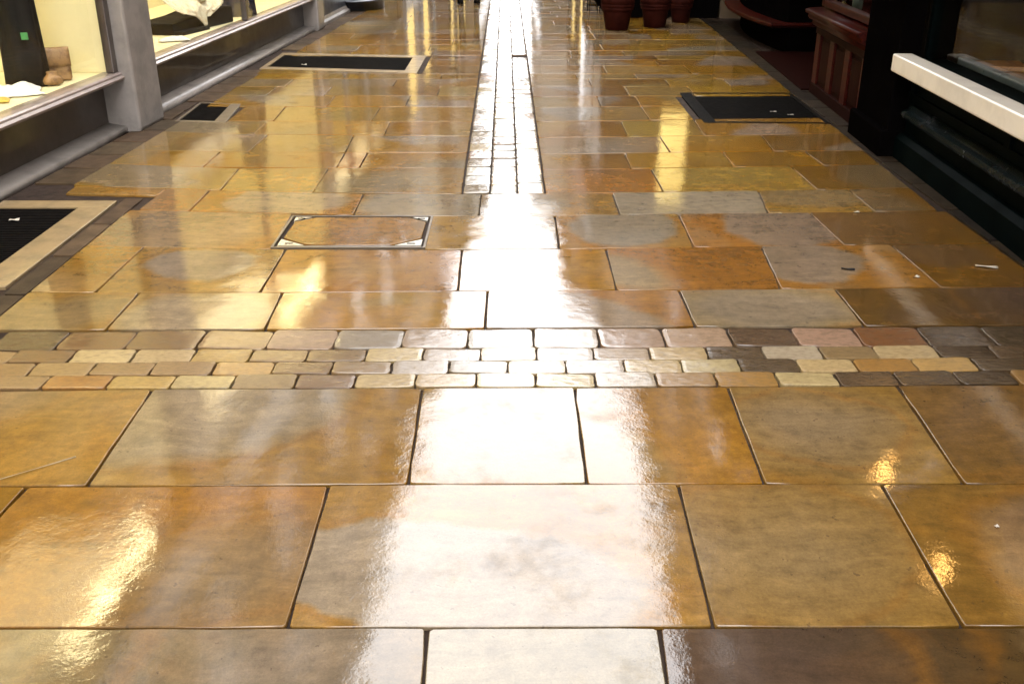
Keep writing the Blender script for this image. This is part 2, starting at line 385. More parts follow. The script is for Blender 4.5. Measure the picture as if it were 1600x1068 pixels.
def chanX(y, side):                                      # edges of the sett channel
    return (-.302 if side < 0 else .182) - .0080*(y-5.67)
XR = lambda y: 2.40 + .03*(y-6.9)
def XL(y):
    if y < 5.62: return -2.14
    return -2.66 + .045*(y-5.85)
def joint_line(j):
    a, b_ = G(j[0], j[1]), G(j[2], j[3]); k = (b_.x-a.x)/(b_.y-a.y)
    return lambda f: (lambda x: a.x + k*(f(a.x + k*(f(x)-a.y))-a.y))(a.x)
def vert_line(fn): return lambda f: fn(f(fn(5)))
def row(near, far, lines, specs):
    """lines: functions giving X on a boundary; slabs between neighbours. specs: (core, rim, ell) or None to leave the cell empty"""
    for i in range(len(lines)-1):
        sp = specs[i] if i < len(specs) else 'auto'
        if sp is None: continue
        l, r = lines[i], lines[i+1]
        a, b_, c_, d_ = l(B[near]), r(B[near]), r(B[far]), l(B[far])
        q = [(a, B[near](a)), (b_, B[near](b_)), (c_, B[far](c_)), (d_, B[far](d_))]
        if sp == 'auto': sp = auto()
        slab(q, jit(sp[0], .06), jit(sp[1], .06), sp[2] if len(sp) > 2 else None)
def auto():
    core = random.choice((GREY, PINK, LILAC, TAN, TAN, OCH)); rim = random.choice((OCH, OCH, OCHB, TAN, YEL)); return (core, rim)
J = joint_line
LFT, RGT = vert_line(XL), vert_line(XR)
CL, CR = vert_line(lambda y: chanX(y, -1)-.004), vert_line(lambda y: chanX(y, 1)+.004)
BIG = ((0, 0), (9, 9), 0, .2)                           # core colour throughout
V = lambda x: (lambda f: x)
def whole(c): return (c, c, None)

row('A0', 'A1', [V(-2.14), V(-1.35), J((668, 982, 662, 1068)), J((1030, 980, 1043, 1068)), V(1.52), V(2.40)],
    [(TAN, OCH), ((.25, .20, .175), (.17, .13, .10), pxell(470, 1040, 740, 1200, .2, .9)), (GREY, PINK, pxell(850, 1020, 1200, 1300, 0, .5)), ((.085, .06, .046), (.075, .05, .035), pxell(1150, 1040, 1400, 1200, 0, .8)), (BRN, OCHB)])  # dark brown slab: dimness of the right corner is painted into its colour
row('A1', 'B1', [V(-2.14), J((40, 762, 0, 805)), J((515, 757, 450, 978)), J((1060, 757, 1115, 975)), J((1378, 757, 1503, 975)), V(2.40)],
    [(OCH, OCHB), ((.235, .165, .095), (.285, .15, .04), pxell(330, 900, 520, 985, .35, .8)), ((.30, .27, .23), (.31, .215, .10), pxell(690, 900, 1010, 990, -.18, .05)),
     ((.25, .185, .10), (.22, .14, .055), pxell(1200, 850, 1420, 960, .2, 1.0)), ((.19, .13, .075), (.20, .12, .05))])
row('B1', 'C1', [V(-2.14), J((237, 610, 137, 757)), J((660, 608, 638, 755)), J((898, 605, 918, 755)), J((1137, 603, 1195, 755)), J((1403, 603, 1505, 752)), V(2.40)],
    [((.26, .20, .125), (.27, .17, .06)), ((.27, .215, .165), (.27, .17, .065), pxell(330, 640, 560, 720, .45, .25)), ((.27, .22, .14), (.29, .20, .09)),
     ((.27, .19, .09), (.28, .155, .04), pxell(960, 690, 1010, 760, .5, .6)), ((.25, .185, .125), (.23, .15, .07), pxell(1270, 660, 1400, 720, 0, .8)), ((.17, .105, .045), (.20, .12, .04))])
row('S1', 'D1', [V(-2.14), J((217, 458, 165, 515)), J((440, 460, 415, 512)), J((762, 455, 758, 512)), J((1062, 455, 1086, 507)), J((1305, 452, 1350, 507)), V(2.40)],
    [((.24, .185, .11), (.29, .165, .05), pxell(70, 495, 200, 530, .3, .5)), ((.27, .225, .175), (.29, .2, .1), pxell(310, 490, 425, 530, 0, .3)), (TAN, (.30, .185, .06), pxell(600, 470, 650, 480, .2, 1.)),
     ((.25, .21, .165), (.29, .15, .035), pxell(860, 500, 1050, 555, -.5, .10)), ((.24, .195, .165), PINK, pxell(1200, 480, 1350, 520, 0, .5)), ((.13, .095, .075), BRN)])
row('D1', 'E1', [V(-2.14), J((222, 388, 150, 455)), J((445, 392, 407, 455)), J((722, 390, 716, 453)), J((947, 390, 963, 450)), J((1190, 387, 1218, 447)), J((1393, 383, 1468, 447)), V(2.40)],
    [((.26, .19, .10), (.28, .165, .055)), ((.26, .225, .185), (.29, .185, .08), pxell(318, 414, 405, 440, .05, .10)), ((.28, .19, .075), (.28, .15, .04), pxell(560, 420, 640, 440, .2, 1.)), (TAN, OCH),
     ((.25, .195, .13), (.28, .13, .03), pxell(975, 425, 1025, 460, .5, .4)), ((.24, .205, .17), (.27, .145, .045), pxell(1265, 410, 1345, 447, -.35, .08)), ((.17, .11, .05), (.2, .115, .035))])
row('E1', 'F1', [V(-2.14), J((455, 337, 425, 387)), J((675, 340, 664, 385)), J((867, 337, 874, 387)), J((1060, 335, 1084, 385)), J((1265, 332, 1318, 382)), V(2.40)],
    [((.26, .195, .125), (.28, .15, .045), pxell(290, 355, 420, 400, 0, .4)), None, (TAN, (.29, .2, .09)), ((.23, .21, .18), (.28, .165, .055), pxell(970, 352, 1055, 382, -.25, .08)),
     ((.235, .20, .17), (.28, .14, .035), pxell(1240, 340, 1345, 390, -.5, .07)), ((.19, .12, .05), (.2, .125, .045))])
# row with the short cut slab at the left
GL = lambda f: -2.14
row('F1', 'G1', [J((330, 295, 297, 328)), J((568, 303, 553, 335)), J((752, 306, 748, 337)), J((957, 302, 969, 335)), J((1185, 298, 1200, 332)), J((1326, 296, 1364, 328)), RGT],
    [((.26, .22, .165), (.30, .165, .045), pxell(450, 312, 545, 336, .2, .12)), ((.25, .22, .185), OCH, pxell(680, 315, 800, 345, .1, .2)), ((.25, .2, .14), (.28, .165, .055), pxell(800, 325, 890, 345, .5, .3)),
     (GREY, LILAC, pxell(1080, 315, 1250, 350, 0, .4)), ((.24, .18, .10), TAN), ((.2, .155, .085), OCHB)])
row('F1', 'G1', [J((260, 294, 217, 327)), J((330, 295, 297, 328))], [((.25, .16, .075), (.28, .165, .06))])
_a, _b2, _c, _d = G(118, 291), G(260, 295), G(246, 306), G(100, 303)
slab([(_d.x, _d.y), (_c.x, _c.y), (_b2.x, _b2.y), (_a.x, _a.y)], (.30, .19, .065), (.30, .18, .06))
row('G1', 'H1', [LFT, J((372, 265, 348, 293)), J((514, 262, 491, 297)), CL], [((.255, .2, .145), (.27, .19, .1)), (YEL, TAN), ((.25, .195, .12), (.28, .16, .05))])
row('G1', 'H1', [CR, J((1017, 264, 1037, 300)), J((1236, 260, 1275, 295)), RGT], [((.25, .17, .07), (.28, .135, .032), pxell(870, 280, 890, 300, 0, 1.)), (YEL, TAN), ((.22, .165, .095), OCHB)])
row('H1', 'I1', [LFT, V(-2.0), J((540, 237, 527, 260)), J((574, 239, 562, 261)), CL], [(TAN, OCH), (YEL, OCH), whole((.25, .115, .028)), ((.24, .2, .145), OCH)])
row('H1', 'I1', [CR, J((976, 240, 986, 263)), J((1127, 236, 1147, 260)), J((1262, 240, 1284, 256)), RGT], [(OCH, OCHB), (YEL, OCH), (OCHB, OCH), (OCHB, TAN)])
row('I1', 'J1', [LFT, J((419, 210, 400, 227)), J((552, 212, 540, 237)), CL], [(PINK, TAN), (YEL, TAN), (GREY, OCH)])
row('I1', 'J1', [CR, J((1031, 214, 1046, 236)), J((1190, 212, 1200, 225)), RGT], [(LILAC, OCH), (YEL, OCH), (PINK, OCHB)])
row('J1', 'K1', [LFT, V(-1.9), J((395, 192, 383, 210)), J((610, 190, 600, 212)), CL], [(GREY, TAN), (PINK, TAN), 'auto', 'auto'])
row('J1', 'K1', [CR, J((970, 190, 982, 214)), J((1082, 184, 1100, 212)), RGT], [(OCH, OCHB), (YEL, TAN)])
_a = G(1086, 212); slab([(_a.x, _a.y), (XR(7.2), G(1310, 209).y), (XR(7.5), G(1290, 198).y), (G(1103, 195).x, G(1103, 195).y)], LILAC, LILAC)
LF2, RG2 = V(-2.22), V(1.40)
row('K1', 'L1', [LF2, J((445, 168, 435, 180)), V(-1.1), CL], [])
row('K1', 'L1', [CR, J((1001, 166, 1015, 187)), RG2], [(LILAC, TAN), (YEL, OCH)])
row('L1', 'M1', [LFT, V(-1.55), V(-.9), CL], []); row('L1', 'M1', [CR, V(.72), V(1.05), RG2], ['auto']*3)
y = B['M1'](0); prev = 'M1'; k = 0
while y < 17.3:
    dep = random.uniform(.38, .56) if y < 14.4 else random.uniform(.20, .27)
    for lim in (9.93, 11.13):
        if y < lim - .02 and y + dep > lim - .25: dep = lim - y; break
    yn = y + dep; nm = 'R%d' % k
    B[nm] = (lambda yy, s: (lambda x: yy + s*x))(yn, random.uniform(-.006, .006))
    if 9.93 < y+dep/2 < 11.13: xl = -.90
    elif y < 8.5: xl = -2.22
    else: xl = XL(y)
    xr = 1.40 if y+dep/2 < 9.0 else XR(y)
    for lo, hi, first, last in ((xl, chanX(y, -1), V(xl), CL), (chanX(y, 1), xr, CR, V(xr))):
        cuts = []; x = lo + random.uniform(.35, .95)
        while x < hi - .3: cuts.append(V(x)); x += random.uniform(.45, 1.0) if y < 14.4 else random.uniform(.3, .6)
        row(prev, nm, [first] + cuts + [last], ['auto']*20)
    prev, y, k = nm, yn, k+1

# setts: eight worn shapes shared between all of them
def sett_mesh(i):
    rnd = random.Random(100+i); cross = i < 8; out = []
    for qx, qy, a0 in ((1, 1, 0), (-1, 1, 90), (-1, -1, 180), (1, -1, 270)):
        rx, ry = (rnd.uniform(.045, .085), rnd.uniform(.10, .17)) if cross else (rnd.uniform(.06, .11), rnd.uniform(.045, .085))
        for k2 in range(4):
            a = math.radians(a0 + 30*k2); out.append((qx*(.5-rx) + rx*math.cos(a) + rnd.gauss(0, .004), qy*(.5-ry) + ry*math.sin(a) + rnd.gauss(0, .006)))
        nx_, ny_ = ((0, 1), (-1, 0), (0, -1), (1, 0))[int(a0/90)]
        for f_ in (-.18, .18): out.append((nx_*.5 + (f_ if ny_ < 0 else -f_)*(ny_ != 0) + rnd.gauss(0, .006)*(nx_ != 0), ny_*.5 + (f_ if nx_ > 0 else -f_)*(nx_ != 0) + rnd.gauss(0, .012)*(ny_ != 0)))
    n = len(out)
    tx, ty = rnd.uniform(-.0012, .0012), rnd.uniform(-.0012, .0012)
    vs = []; rings = ((1.0, -.04), (1.0, -.006), (.992, -.0022), (.975, -.0006), (.85, .0001))
    for s_, z in rings:
        for (x, yy) in out: vs.append((x*s_, yy*s_, z + (tx*x + ty*yy)*4 + (rnd.gauss(0, .0006) if -.01 < z < -.001 else 0)))
    vs.append((0, 0, .0004)); m_ = n
    ring = lambda r: [(r*m_+i2, r*m_+(i2+1) % m_, (r+1)*m_+(i2+1) % m_, (r+1)*m_+i2) for i2 in range(m_)]
    mb = MB(); mb.add(vs, ring(0)+ring(1)+ring(2), True)
    mb.f += ring(3) + [(4*m_+i2, 4*m_+(i2+1) % m_, 5*m_) for i2 in range(m_)]; mb.sm += [False]*(2*m_)
    return mb.mesh('sett', SETT)
SM = [sett_mesh(i) for i in range(16)]
def sett(x, y, sx, sy, colr, rz=0.0, dz=0.0):
    o = bpy.data.objects.new('sett', random.choice(SM[8:] if sy > sx else SM[:8])); COL.objects.link(o); o.parent = pav
    o.location = (x, y, dz + random.uniform(-.002, .002)); o.scale = (sx, sy, 1); 
    o.rotation_euler = (random.gauss(0, .012 if sy > sx else .006), random.gauss(0, .006), rz + random.gauss(0, .012) + (PI if random.random() < .5 else 0))
    o.color = (*colr, 1)
DK, DB, BR, TN, PK, CRM, YL, GR, LI, OC, RU = (.055, .04, .03), (.07, .05, .035), (.14, .09, .05), (.21, .15, .09), (.23, .17, .145), (.33, .27, .18), (.31, .215, .095), (.20, .18, .165), (.26, .235, .225), (.24, .14, .05), (.14, .065, .03)
rows_s = [
 (583.2, 604.5, [-18, 71, 171, 270, 364, 463, 555, 650, 744, 837, 930, 1025, 1118, 1214, 1309, 1401, 1495, 1585, 1680], [TN, OC, YL, CRM, TN, BR, CRM, CRM, CRM, CRM, LI, TN, OC, CRM, DB, DK, DK, OC]),
 (563.2, 583.2, [-45, 49, 144, 238, 334, 427, 519, 612, 702, 794, 884, 976, 1065, 1156, 1247, 1337, 1429, 1523, 1616], [TN, TN, TN, TN, YL, BR, TN, LI, GR, CRM, LI, CRM, CRM, DB, CRM, OC, YL, DB, DK]),
 (543.4, 563.2, [-70, 19, 112, 208, 302, 392, 480, 572, 662, 751, 839, 927, 1015, 1105, 1193, 1283, 1369, 1463, 1550, 1640], [TN, BR, CRM, CRM, YL, TN, BR, CRM, LI, CRM, LI, LI, CRM, DB, LI, TN, CRM, DK, DB]),
 (514.5, 543.4, [-5, 97, 204, 315, 422, 525, 630, 731, 834, 935, 1037, 1140, 1242, 1341, 1442, 1544, 1650], [DB, BR, BR, TN, PK, GR, PK, LI, PK, PK, PK, DB, PK, RU, DK, DK]),
]
for yn_, yf_, xs_, cs_ in rows_s:
    yb = (yn_+yf_)/2
    for i, c_ in enumerate(cs_[:len(xs_)-1]):
        xm = (xs_[i]+xs_[i+1])/2; tl = -(xm-700)*.006
        a, b_ = G(xs_[i], yb+tl), G(xs_[i+1], yb+tl); q0, q1 = G(xm, yn_+tl), G(xm, yf_+tl)
        sett((a.x+b_.x)/2, (q0.y+q1.y)/2, (b_.x-a.x)-.005, abs(q1.y-q0.y)-.004, jit(c_, .1))
# beyond the frame's sides the band goes on with three or four plain setts a row
for yn_, yf_, xs_, cs_ in rows_s:
    q0, q1 = G(800, yn_), G(800, yf_); xr = G(xs_[-1], (yn_+yf_)/2).x; xl = G(xs_[0], (yn_+yf_)/2).x
    while xr < 2.2: sett(xr+.105, (q0.y+q1.y)/2, .205, abs(q1.y-q0.y)-.004, jit(random.choice((DB, DK, TN)), .1)); xr += .211
    while xl > -1.95: sett(xl-.105, (q0.y+q1.y)/2, .205, abs(q1.y-q0.y)-.004, jit(random.choice((DB, BR, TN)), .1)); xl -= .211
# channel of three courses running away
for c_ in range(3):
    y = 5.69 + random.uniform(-.01, .01)
    while y < 17.2:
        ln = random.uniform(.185, .235); x0, x1 = chanX(y, -1), chanX(y, 1); wd = (x1-x0)/3
        if not 10.95 < y+ln/2 < 11.1:
            sett(x0+wd*(c_+.5), y+ln/2, wd-.008, ln-.012, jit(random.choice((GR, LI, LI, CRM, PK)), .08), rz=.008, dz=(-.004 if c_ == 1 else 0.0))
        y += ln
MB().box(chanX(11, -1)+.02, chanX(11, 1)-.02, 10.97, 11.05, -.03, -.012).build('channel_joint', IRON, pav)

# dark edging stones between slabs and shop fronts
def edging(path, n, wid, k_=1.0):
    for i in range(n):
        y0, y1 = lerp(path[0], path[1], i/n), lerp(path[0], path[1], (i+1)/n)
        xa, xb = wid(y0), wid(y1)
        q = [(xa[0], y0+.004), (xa[1], y0+.004), (xb[1], y1-.004), (xb[0], y1-.004)]
        c = sum((Vector(p) for p in q), Vector((0, 0)))/4
        o = slab_mesh([(p[0]-c.x, p[1]-c.y) for p in q], .004).build('edging_stone', EDGE, pav, (c.x, c.y, random.uniform(-.004, 0)))
        o.rotation_euler = (random.gauss(0, .004), random.gauss(0, .004), 0)
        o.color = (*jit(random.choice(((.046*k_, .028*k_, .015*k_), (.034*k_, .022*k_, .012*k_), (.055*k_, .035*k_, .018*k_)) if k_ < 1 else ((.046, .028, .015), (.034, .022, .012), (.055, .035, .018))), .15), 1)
WR = lambda y: 2.56 + .045*(y-6.5)
WL = lambda y: -2.91 + .05*(y-6.35)                     # outer edge of the left skirting
edging((5.90, 7.78), 5, lambda y: (WL(y)+.01, XL(y)))
edging((8.55, 10.2), 4, lambda y: (WL(y)+.01, XL(y)))
edging((11.6, 17.2), 12, lambda y: (WL(y)+.01, XL(y)))
edging((7.80, 8.50), 2, lambda y: (WL(y)+.01, -2.67))
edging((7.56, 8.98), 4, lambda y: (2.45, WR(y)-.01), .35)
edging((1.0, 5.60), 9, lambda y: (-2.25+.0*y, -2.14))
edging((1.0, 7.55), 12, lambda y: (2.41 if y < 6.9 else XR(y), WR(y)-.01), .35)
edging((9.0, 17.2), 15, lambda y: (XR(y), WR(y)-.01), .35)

# ------------------------------------------------------------------ gratings and cover in the pavement
def grating(name, quad, label, frame_mat, nbar, border, along='x', near_border=None, group=None):
    """quad: near-left, near-right, far-right, far-left on the ground; border: kerb widths (left, right, near, far)"""
    c = sum(quad, Vector((0, 0, 0)))/4
    root = empty(name, (c.x, c.y, 0), label=label, cat='grating', group=group)
    P_ = [q-c for q in quad]
    def at(u, v, z=0.0):
        p = (P_[0]*(1-u)+P_[1]*u)*(1-v) + (P_[3]*(1-u)+P_[2]*u)*v; return (p.x, p.y, z)
    wx = (P_[1]-P_[0]).length; wy = (P_[3]-P_[0]).length
    l, r, nb, fb = border[0]/wx, border[1]/wx, border[2]/wy, border[3]/wy
    def slabbit(u0, u1, v0, v1, z0, z1, nm, mt, bev=.004):
        mb = MB(); mb.add([at(u0, v0, z0), at(u1, v0, z0), at(u1, v1, z0), at(u0, v1, z0), at(u0, v0, z1), at(u1, v0, z1), at(u1, v1, z1), at(u0, v1, z1)],
            [(3,2,1,0),(4,5,6,7),(0,1,5,4),(1,2,6,5),(2,3,7,6),(3,0,4,7)])
        return mb.build(nm, mt, root, bevel=bev)
    if nb: slabbit(0, 1, 0, nb, -.04, .003, 'kerb', frame_mat)
    if fb: slabbit(0, 1, 1-fb, 1, -.04, .0035, 'kerb', frame_mat)
    if l: slabbit(0, l, nb, 1-fb, -.04, .002, 'kerb', frame_mat)
    if r: slabbit(1-r, 1, nb, 1-fb, -.04, .002, 'kerb', frame_mat)
    slabbit(l, 1-r, nb, 1-fb, -.045, -.034, 'pit', BLACKP, 0)
    for i in range(nbar):
        f = (i+.25)/nbar; g_ = (i+.72)/nbar
        if along == 'x': slabbit(l+.004, 1-r-.004, lerp(nb, 1-fb, f), lerp(nb, 1-fb, g_), -.034, -.004, 'bar', IRON, .003)
        else: slabbit(lerp(l, 1-r, f), lerp(l, 1-r, g_), nb+.004, 1-fb-.004, -.034, -.004, 'bar', IRON, .003)
    return root
q = [Vector((-2.92, 4.15, 0)), Vector((-2.27, 4.15, 0)), Vector((-2.27, 5.52, 0)), Vector((-2.92, 5.52, 0))]
grating('floor_grating', q, 'dark ribbed floor grating with a worn pale kerb at the left edge of the photo', FRST, 40, (.04, .17, .1, .13))
q = [G(272, 190), G(352, 192), G(376, 163), G(312, 160)]
grating('floor_grating', q, 'smallest dark grating, set in the paving right beside the foot of the grey pillar', FRST2, 16, (.02, .10, .05, .02))
q = [Vector((-2.56, 10.24, 0)), Vector((-.95, 9.98, 0)), Vector((-.95, 11.12, 0)), Vector((-2.56, 11.34, 0))]
slab([(-2.52, 9.94), (-.95, 9.94), (-.95, 9.97), (-2.52, 10.22)], GREY, TAN)
grating('floor_grating', q, 'long dark grating framed with pale yellow stone below the second shop window', FRST, 34, (.05, .14, .13, .13))
q = [Vector((1.46, 7.66, 0)), Vector((2.42, 7.62, 0)), Vector((2.44, 8.92, 0)), Vector((1.46, 8.92, 0))]
grating('floor_grating', q, 'black iron grating at the foot of the dark red shopfront on the right', IRON, 26, (.10, .03, .05, .04))

def access_cover():
    c = [G(428, 386), G(667, 386), G(672, 339), G(455, 337)]
    cc = sum(c, Vector((0, 0, 0)))/4; X0, X1, Y0, Y1 = -.385, .385, -.27, .27
    root = empty('access_cover', (cc.x, cc.y, 0), label='recessed access cover filled with ochre stone and pale metal corner plates', cat='access cover')
    fr = MB()
    for a in ((X0, X0+.012, Y0, Y1), (X1-.012, X1, Y0, Y1), (X0+.012, X1-.012, Y0, Y0+.012), (X0+.012, X1-.012, Y1-.012, Y1)): fr.box(a[0], a[1], a[2], a[3], -.03, .002)
    fr.build('frame', FRST2, root)
    MB().box(X0+.012, X1-.012, Y0+.012, Y1-.012, -.035, -.02).build('tray', BED, root)
    k = .15; xi0, xi1, yi0, yi1 = X0+.026, X1-.026, Y0+.045, Y1-.022
    poly = [(xi0+k, yi0), (xi1-k, yi0), (xi1, yi0+.11), (xi1, yi1-.08), (xi1-k*.7, yi1), (xi0+k*.7, yi1), (xi0, yi1-.08), (xi0, yi0+.11)]
    st = slab_mesh(poly, .006, .02).build('stone_infill', STONE, root, (0, 0, -.001)); st.color = (.24, .135, .045, 1)
    st['rim_colour'] = [.27, .16, .06]; st['core_centre'] = [.0, .02, .3]; st['core_size'] = [.25, .15, 1.2]
    for sx, sy in ((-1, -1), (1, -1), (-1, 1), (1, 1)):
        ex, ey = (xi0 if sx < 0 else xi1), (yi0 if sy < 0 else yi1); kx, ky = (k-.02, .095) if sy < 0 else (k*.7-.02, .065)
        mb = MB(); p = [(ex, ey), (ex-sx*kx, ey), (ex, ey-sy*ky)]
        mb.add([(*v_, -.02) for v_ in p] + [(*v_, -.001) for v_ in p], [(0, 1, 2), (3, 4, 5), (0, 1, 4, 3), (1, 2, 5, 4), (2, 0, 3, 5)])
        pl = mb.build('corner_plate', STEEL, root)
        MB().box(ex-sx*kx*.4-.02, ex-sx*kx*.4+.02, ey-sy*.025-.006, ey-sy*.025+.006, -.004, .0006).build('keyhole', BLACKP, pl)
    MB().box(xi0, xi1, Y0+.014, Y0+.040, -.02, -.002).build('edge_strip', FRST2, root)
access_cover()

# ------------------------------------------------------------------ street walls
def wl(px, py, X):                                     # sight line of a photo pixel against the plane x = X
    r = ray(px, py); t = X/r.x; return Vector((X, r.y*t, CAM_H + r.z*t))
def window(parent, x, yc, zc, w_, h_, side, mat=WPAINT):
    """upper window: frame, sill and two panes; side +1 faces +x"""
    f = MB(); d = .07*side
    xs = sorted((x, x+d))
    for a in ((yc-w_/2-.08, yc-w_/2, zc-h_/2-.08, zc+h_/2+.08), (yc+w_/2, yc+w_/2+.08, zc-h_/2-.08, zc+h_/2+.08), (yc-w_/2, yc+w_/2, zc+h_/2, zc+h_/2+.08), (yc-w_/2, yc+w_/2, zc-h_/2-.08, zc-h_/2), (yc-w_/2, yc+w_/2, zc-.025, zc+.025)):
        f.box(xs[0], xs[1], a[0], a[1], a[2], a[3])
    o = f.build('window', mat, parent)
    xp = sorted((x+.012*side, x+.03*side))
    for z0, z1 in ((zc-h_/2+.001, zc-.026), (zc+.026, zc+h_/2-.001)): MB().box(xp[0], xp[1], yc-w_/2+.001, yc+w_/2-.001, z0, z1).build('pane', DPANE, o)
    xq = sorted((x, x+.14*side)); MB().box(xq[0], xq[1], yc-w_/2-.12, yc+w_/2+.12, zc-h_/2-.16, zc-h_/2-.082).build('sill', mat, o)
def upper(parent, side, y0, y1, z0, z1, colr, nwin, depth=6.0, over=.28, x=0.0, floors=2, pale=.15):
    """everything above the shopfront: wall, eaves, roof, windows. side: direction the front faces (+1 = +x)"""
    xs = sorted((x, x-depth*side))
    w_ = MB().box(xs[0], xs[1], y0, y1, z0, z1).build('wall', FACADE, parent); w_.color = (*[c_*pale*k_ for c_, k_ in zip(colr, (1.0, .78, .52) if pale < .3 else (1, .95, .88))], 1)
    e = x+over*side; rf = MB()
    prof = [(e, z1+.002), (e, z1+.12), (x-depth/2*side, z1+3.0), (x-depth*side-over*side, z1+.12), (x-depth*side-over*side, z1+.002)]
    rf.prism(prof, y0, y1); r = rf.build('roof', SLATE, parent)
    gx = sorted((e, e+.10*side)); MB().box(gx[0], gx[1], y0+.01, y1-.01, z1+.0, z1+.11).build('gutter', BLACKP, parent)
    cy = lerp(y0, y1, .5 + .3*random.uniform(-1, 1)); cx = sorted((x-depth*.42*side, x-depth*.58*side))
    MB().box(cx[0], cx[1], cy-.5, cy+.5, z1+2.2, z1+4.3).build('chimney', FACADE, r).color = (.2, .10, .07, 1)
    fh = (z1-z0)/floors
    for k_ in range(floors):
        for i in range(nwin):
            yc = y0 + (y1-y0)*(i+.5)/nwin; window(parent, x+.001*side, yc, z0+fh*(k_+.5)+.05, .95, 1.45, side)
    # string course
    sx = sorted((x, x+.06*side)); MB().box(sx[0], sx[1], y0+.01, y1-.01, z0+.02, z0+.20).build('string_course', WPAINT, parent)
    return w_
ANG = -math.atan(.05)
# ---------- left shop with the two lit windows
LR = Vector((WL(7.41), 7.41, 0))
left = empty('shop_building', LR, ANG, label='pale shop on the left with two lit cream display windows and a grey pillar', cat='building')
ML = Matrix.Translation(LR) @ Matrix.Rotation(ANG, 4, 'Z')
def LW(x, y_, z): return ML @ Vector((x, y_, z))
def LP(v): return ML.inverted() @ v
def lamp_area(parent, loc, sx, sy, power, colr=(1, .80, .46), down=True):
    d = bpy.data.lights.new('display_lamp', 'AREA'); d.shape = 'RECTANGLE'; d.size = sx; d.size_y = sy; d.energy = power*LK; d.color = colr
    o = bpy.data.objects.new('display_lamp', d); COL.objects.link(o); o.parent = parent; o.location = loc; return o
def shopfront_left(parent, y0, y1, mull, zs=.40, ztop=3.25, depth=1.15, cov_mat=CONC, ris=RISER, skirt=True):
    # skirting: concave render fillet at the wall foot
    if skirt:
        prof = [(.0, -.02), (.0, .035)] + [(-.03-.16*math.sin(a)**1.0, .045+.065*(1-math.cos(a))) for a in [i*PI/16 for i in range(1, 9)]] + [(-.27, .111), (-.27, -.02)]
        MB().prism(prof, y0, y1, True).build('skirting', cov_mat, parent)
    MB().box(-.34, -.135, y0, y1, -.02, zs-.03).build('stall_riser', ris, parent)
    MB().prism([(-.10, zs-.03), (.02, zs-.03), (.035, zs-.022), (.04, zs-.008), (.02, zs+.004), (.02, zs+.018), (.005, zs+.026), (-.10, zs+.03)], y0, y1).build('sill', SILL, parent)
    MB().box(-.30-depth, -.101, y0, y1, zs-.02, zs+.028).build('display_floor', CREAM, parent)
    MB().box(-.35-depth, -.301-depth, y0, y1, zs, ztop+.2).build('back_panel', CREAM, parent)
    for ya, yb in ((y0, y0+.04), (y1-.04, y1)): MB().box(-.30-depth, -.065, ya, yb, zs+.031, ztop).build('end_panel', CREAM, parent)
    MB().box(-.30-depth, -.064, y0, y1, ztop, ztop+.05).build('ceiling', CREAM, parent)
    f = MB()
    for ym in [y0+.005] + list(mull) + [y1-.075]: MB().box(-.06, .0, ym, ym+.05 if ym != y1-.075 else ym+.07, zs+.0305, ztop).build('mullion', FRAME, parent, bevel=.006)
    f.box(-.062, .002, y0, y1, ztop+.001, ztop+.10); f.build('window_frame', FRAME, parent, bevel=.006)
    ed = [y0+.055] + sum([[m_, m_+.05] for m_ in mull], []) + [y1-.076]
    for i in range(0, len(ed), 2): MB().box(-.036, -.028, ed[i]+.001, ed[i+1]-.001, zs+.033, ztop-.001).build('window_pane', GLASS, parent)
    MB().box(-.34, .10, y0, y1, ztop+.102, ztop+.55).build('fascia', BLUER, parent, bevel=.01)
shopfront_left(left, -6.6, -.047, (-3.3,))
shopfront_left(left, .42, 5.92, (3.12,))
# pillar: a plain rendered post with a narrow splayed arris
MB().prism([(-.42, -.02), (.09, -.02), (.105, .02), (.105, 3.81), (-.42, 3.81)], -.045, .418).build('pillar', PILL, left, bevel=.022, seg=3)
MB().prism([(-.42, -.02), (.04, -.02), (.06, .02), (.06, 3.81), (-.42, 3.81)], 5.922, 6.25).build('pillar', CONC, left, bevel=.02, seg=3)
MB().box(-6, -1.66, -6.6, 6.25, 0, 3.8).build('back_room', DARKI, left)
upper(left, 1, -13.5, 6.25, 3.82, 8.55, (.58, .52, .42), 8)
lamp_area(left, (-.75, -2.4, 3.22), .9, 3.6, 50); lamp_area(left, (-.75, 3.1, 3.22), .9, 5.0, 80)
MB().box(-6, -.02, -13.5, -6.602, -.02, 3.81).build('side_wall', FACADE, left).color = (.5, .45, .38, 1)

TUBEM = emit('lit fluorescent tube', (1, .80, .42), 95)
ORLAMP = emit('lit amber bulb', (1, .50, .14), 60)
def mirror_hit(px, py, X):                              # where the reflection seen at a pixel comes from, on plane x = X
    g = G(px, py); t = X/g.x; return Vector((X, g.y*t, CAM_H*(t-1)))
def tube_lamp(s0, s1, label, zt=3.13):
    c = LW(-.11, (s0+s1)/2, zt); o = empty('tube_lamp', c, ANG, label=label, cat='lamp'); h_ = (s1-s0)/2
    MB().tube([(0, -h_, 0), (0, h_, 0)], .014, 10).build('glass_tube', TUBEM, o)
    MB().box(-.03, .03, -h_-.06, h_+.06, .035, .09).build('lamp_batten', WPAINT, o)
    for y_ in (-h_-.03, h_+.005): MB().box(-.022, .022, y_, y_+.025, -.025, .034).build('tube_holder', WPAINT, o)
tube_lamp(-2.1, -.6, 'long lit tube under the ceiling of the near cream window, beside the grey pillar')
tube_lamp(-3.25, -2.75, 'short lit tube in the near cream window, towards the viewer')
tube_lamp(3.4, 5.6, 'long lit tube in the far half of the second cream window')
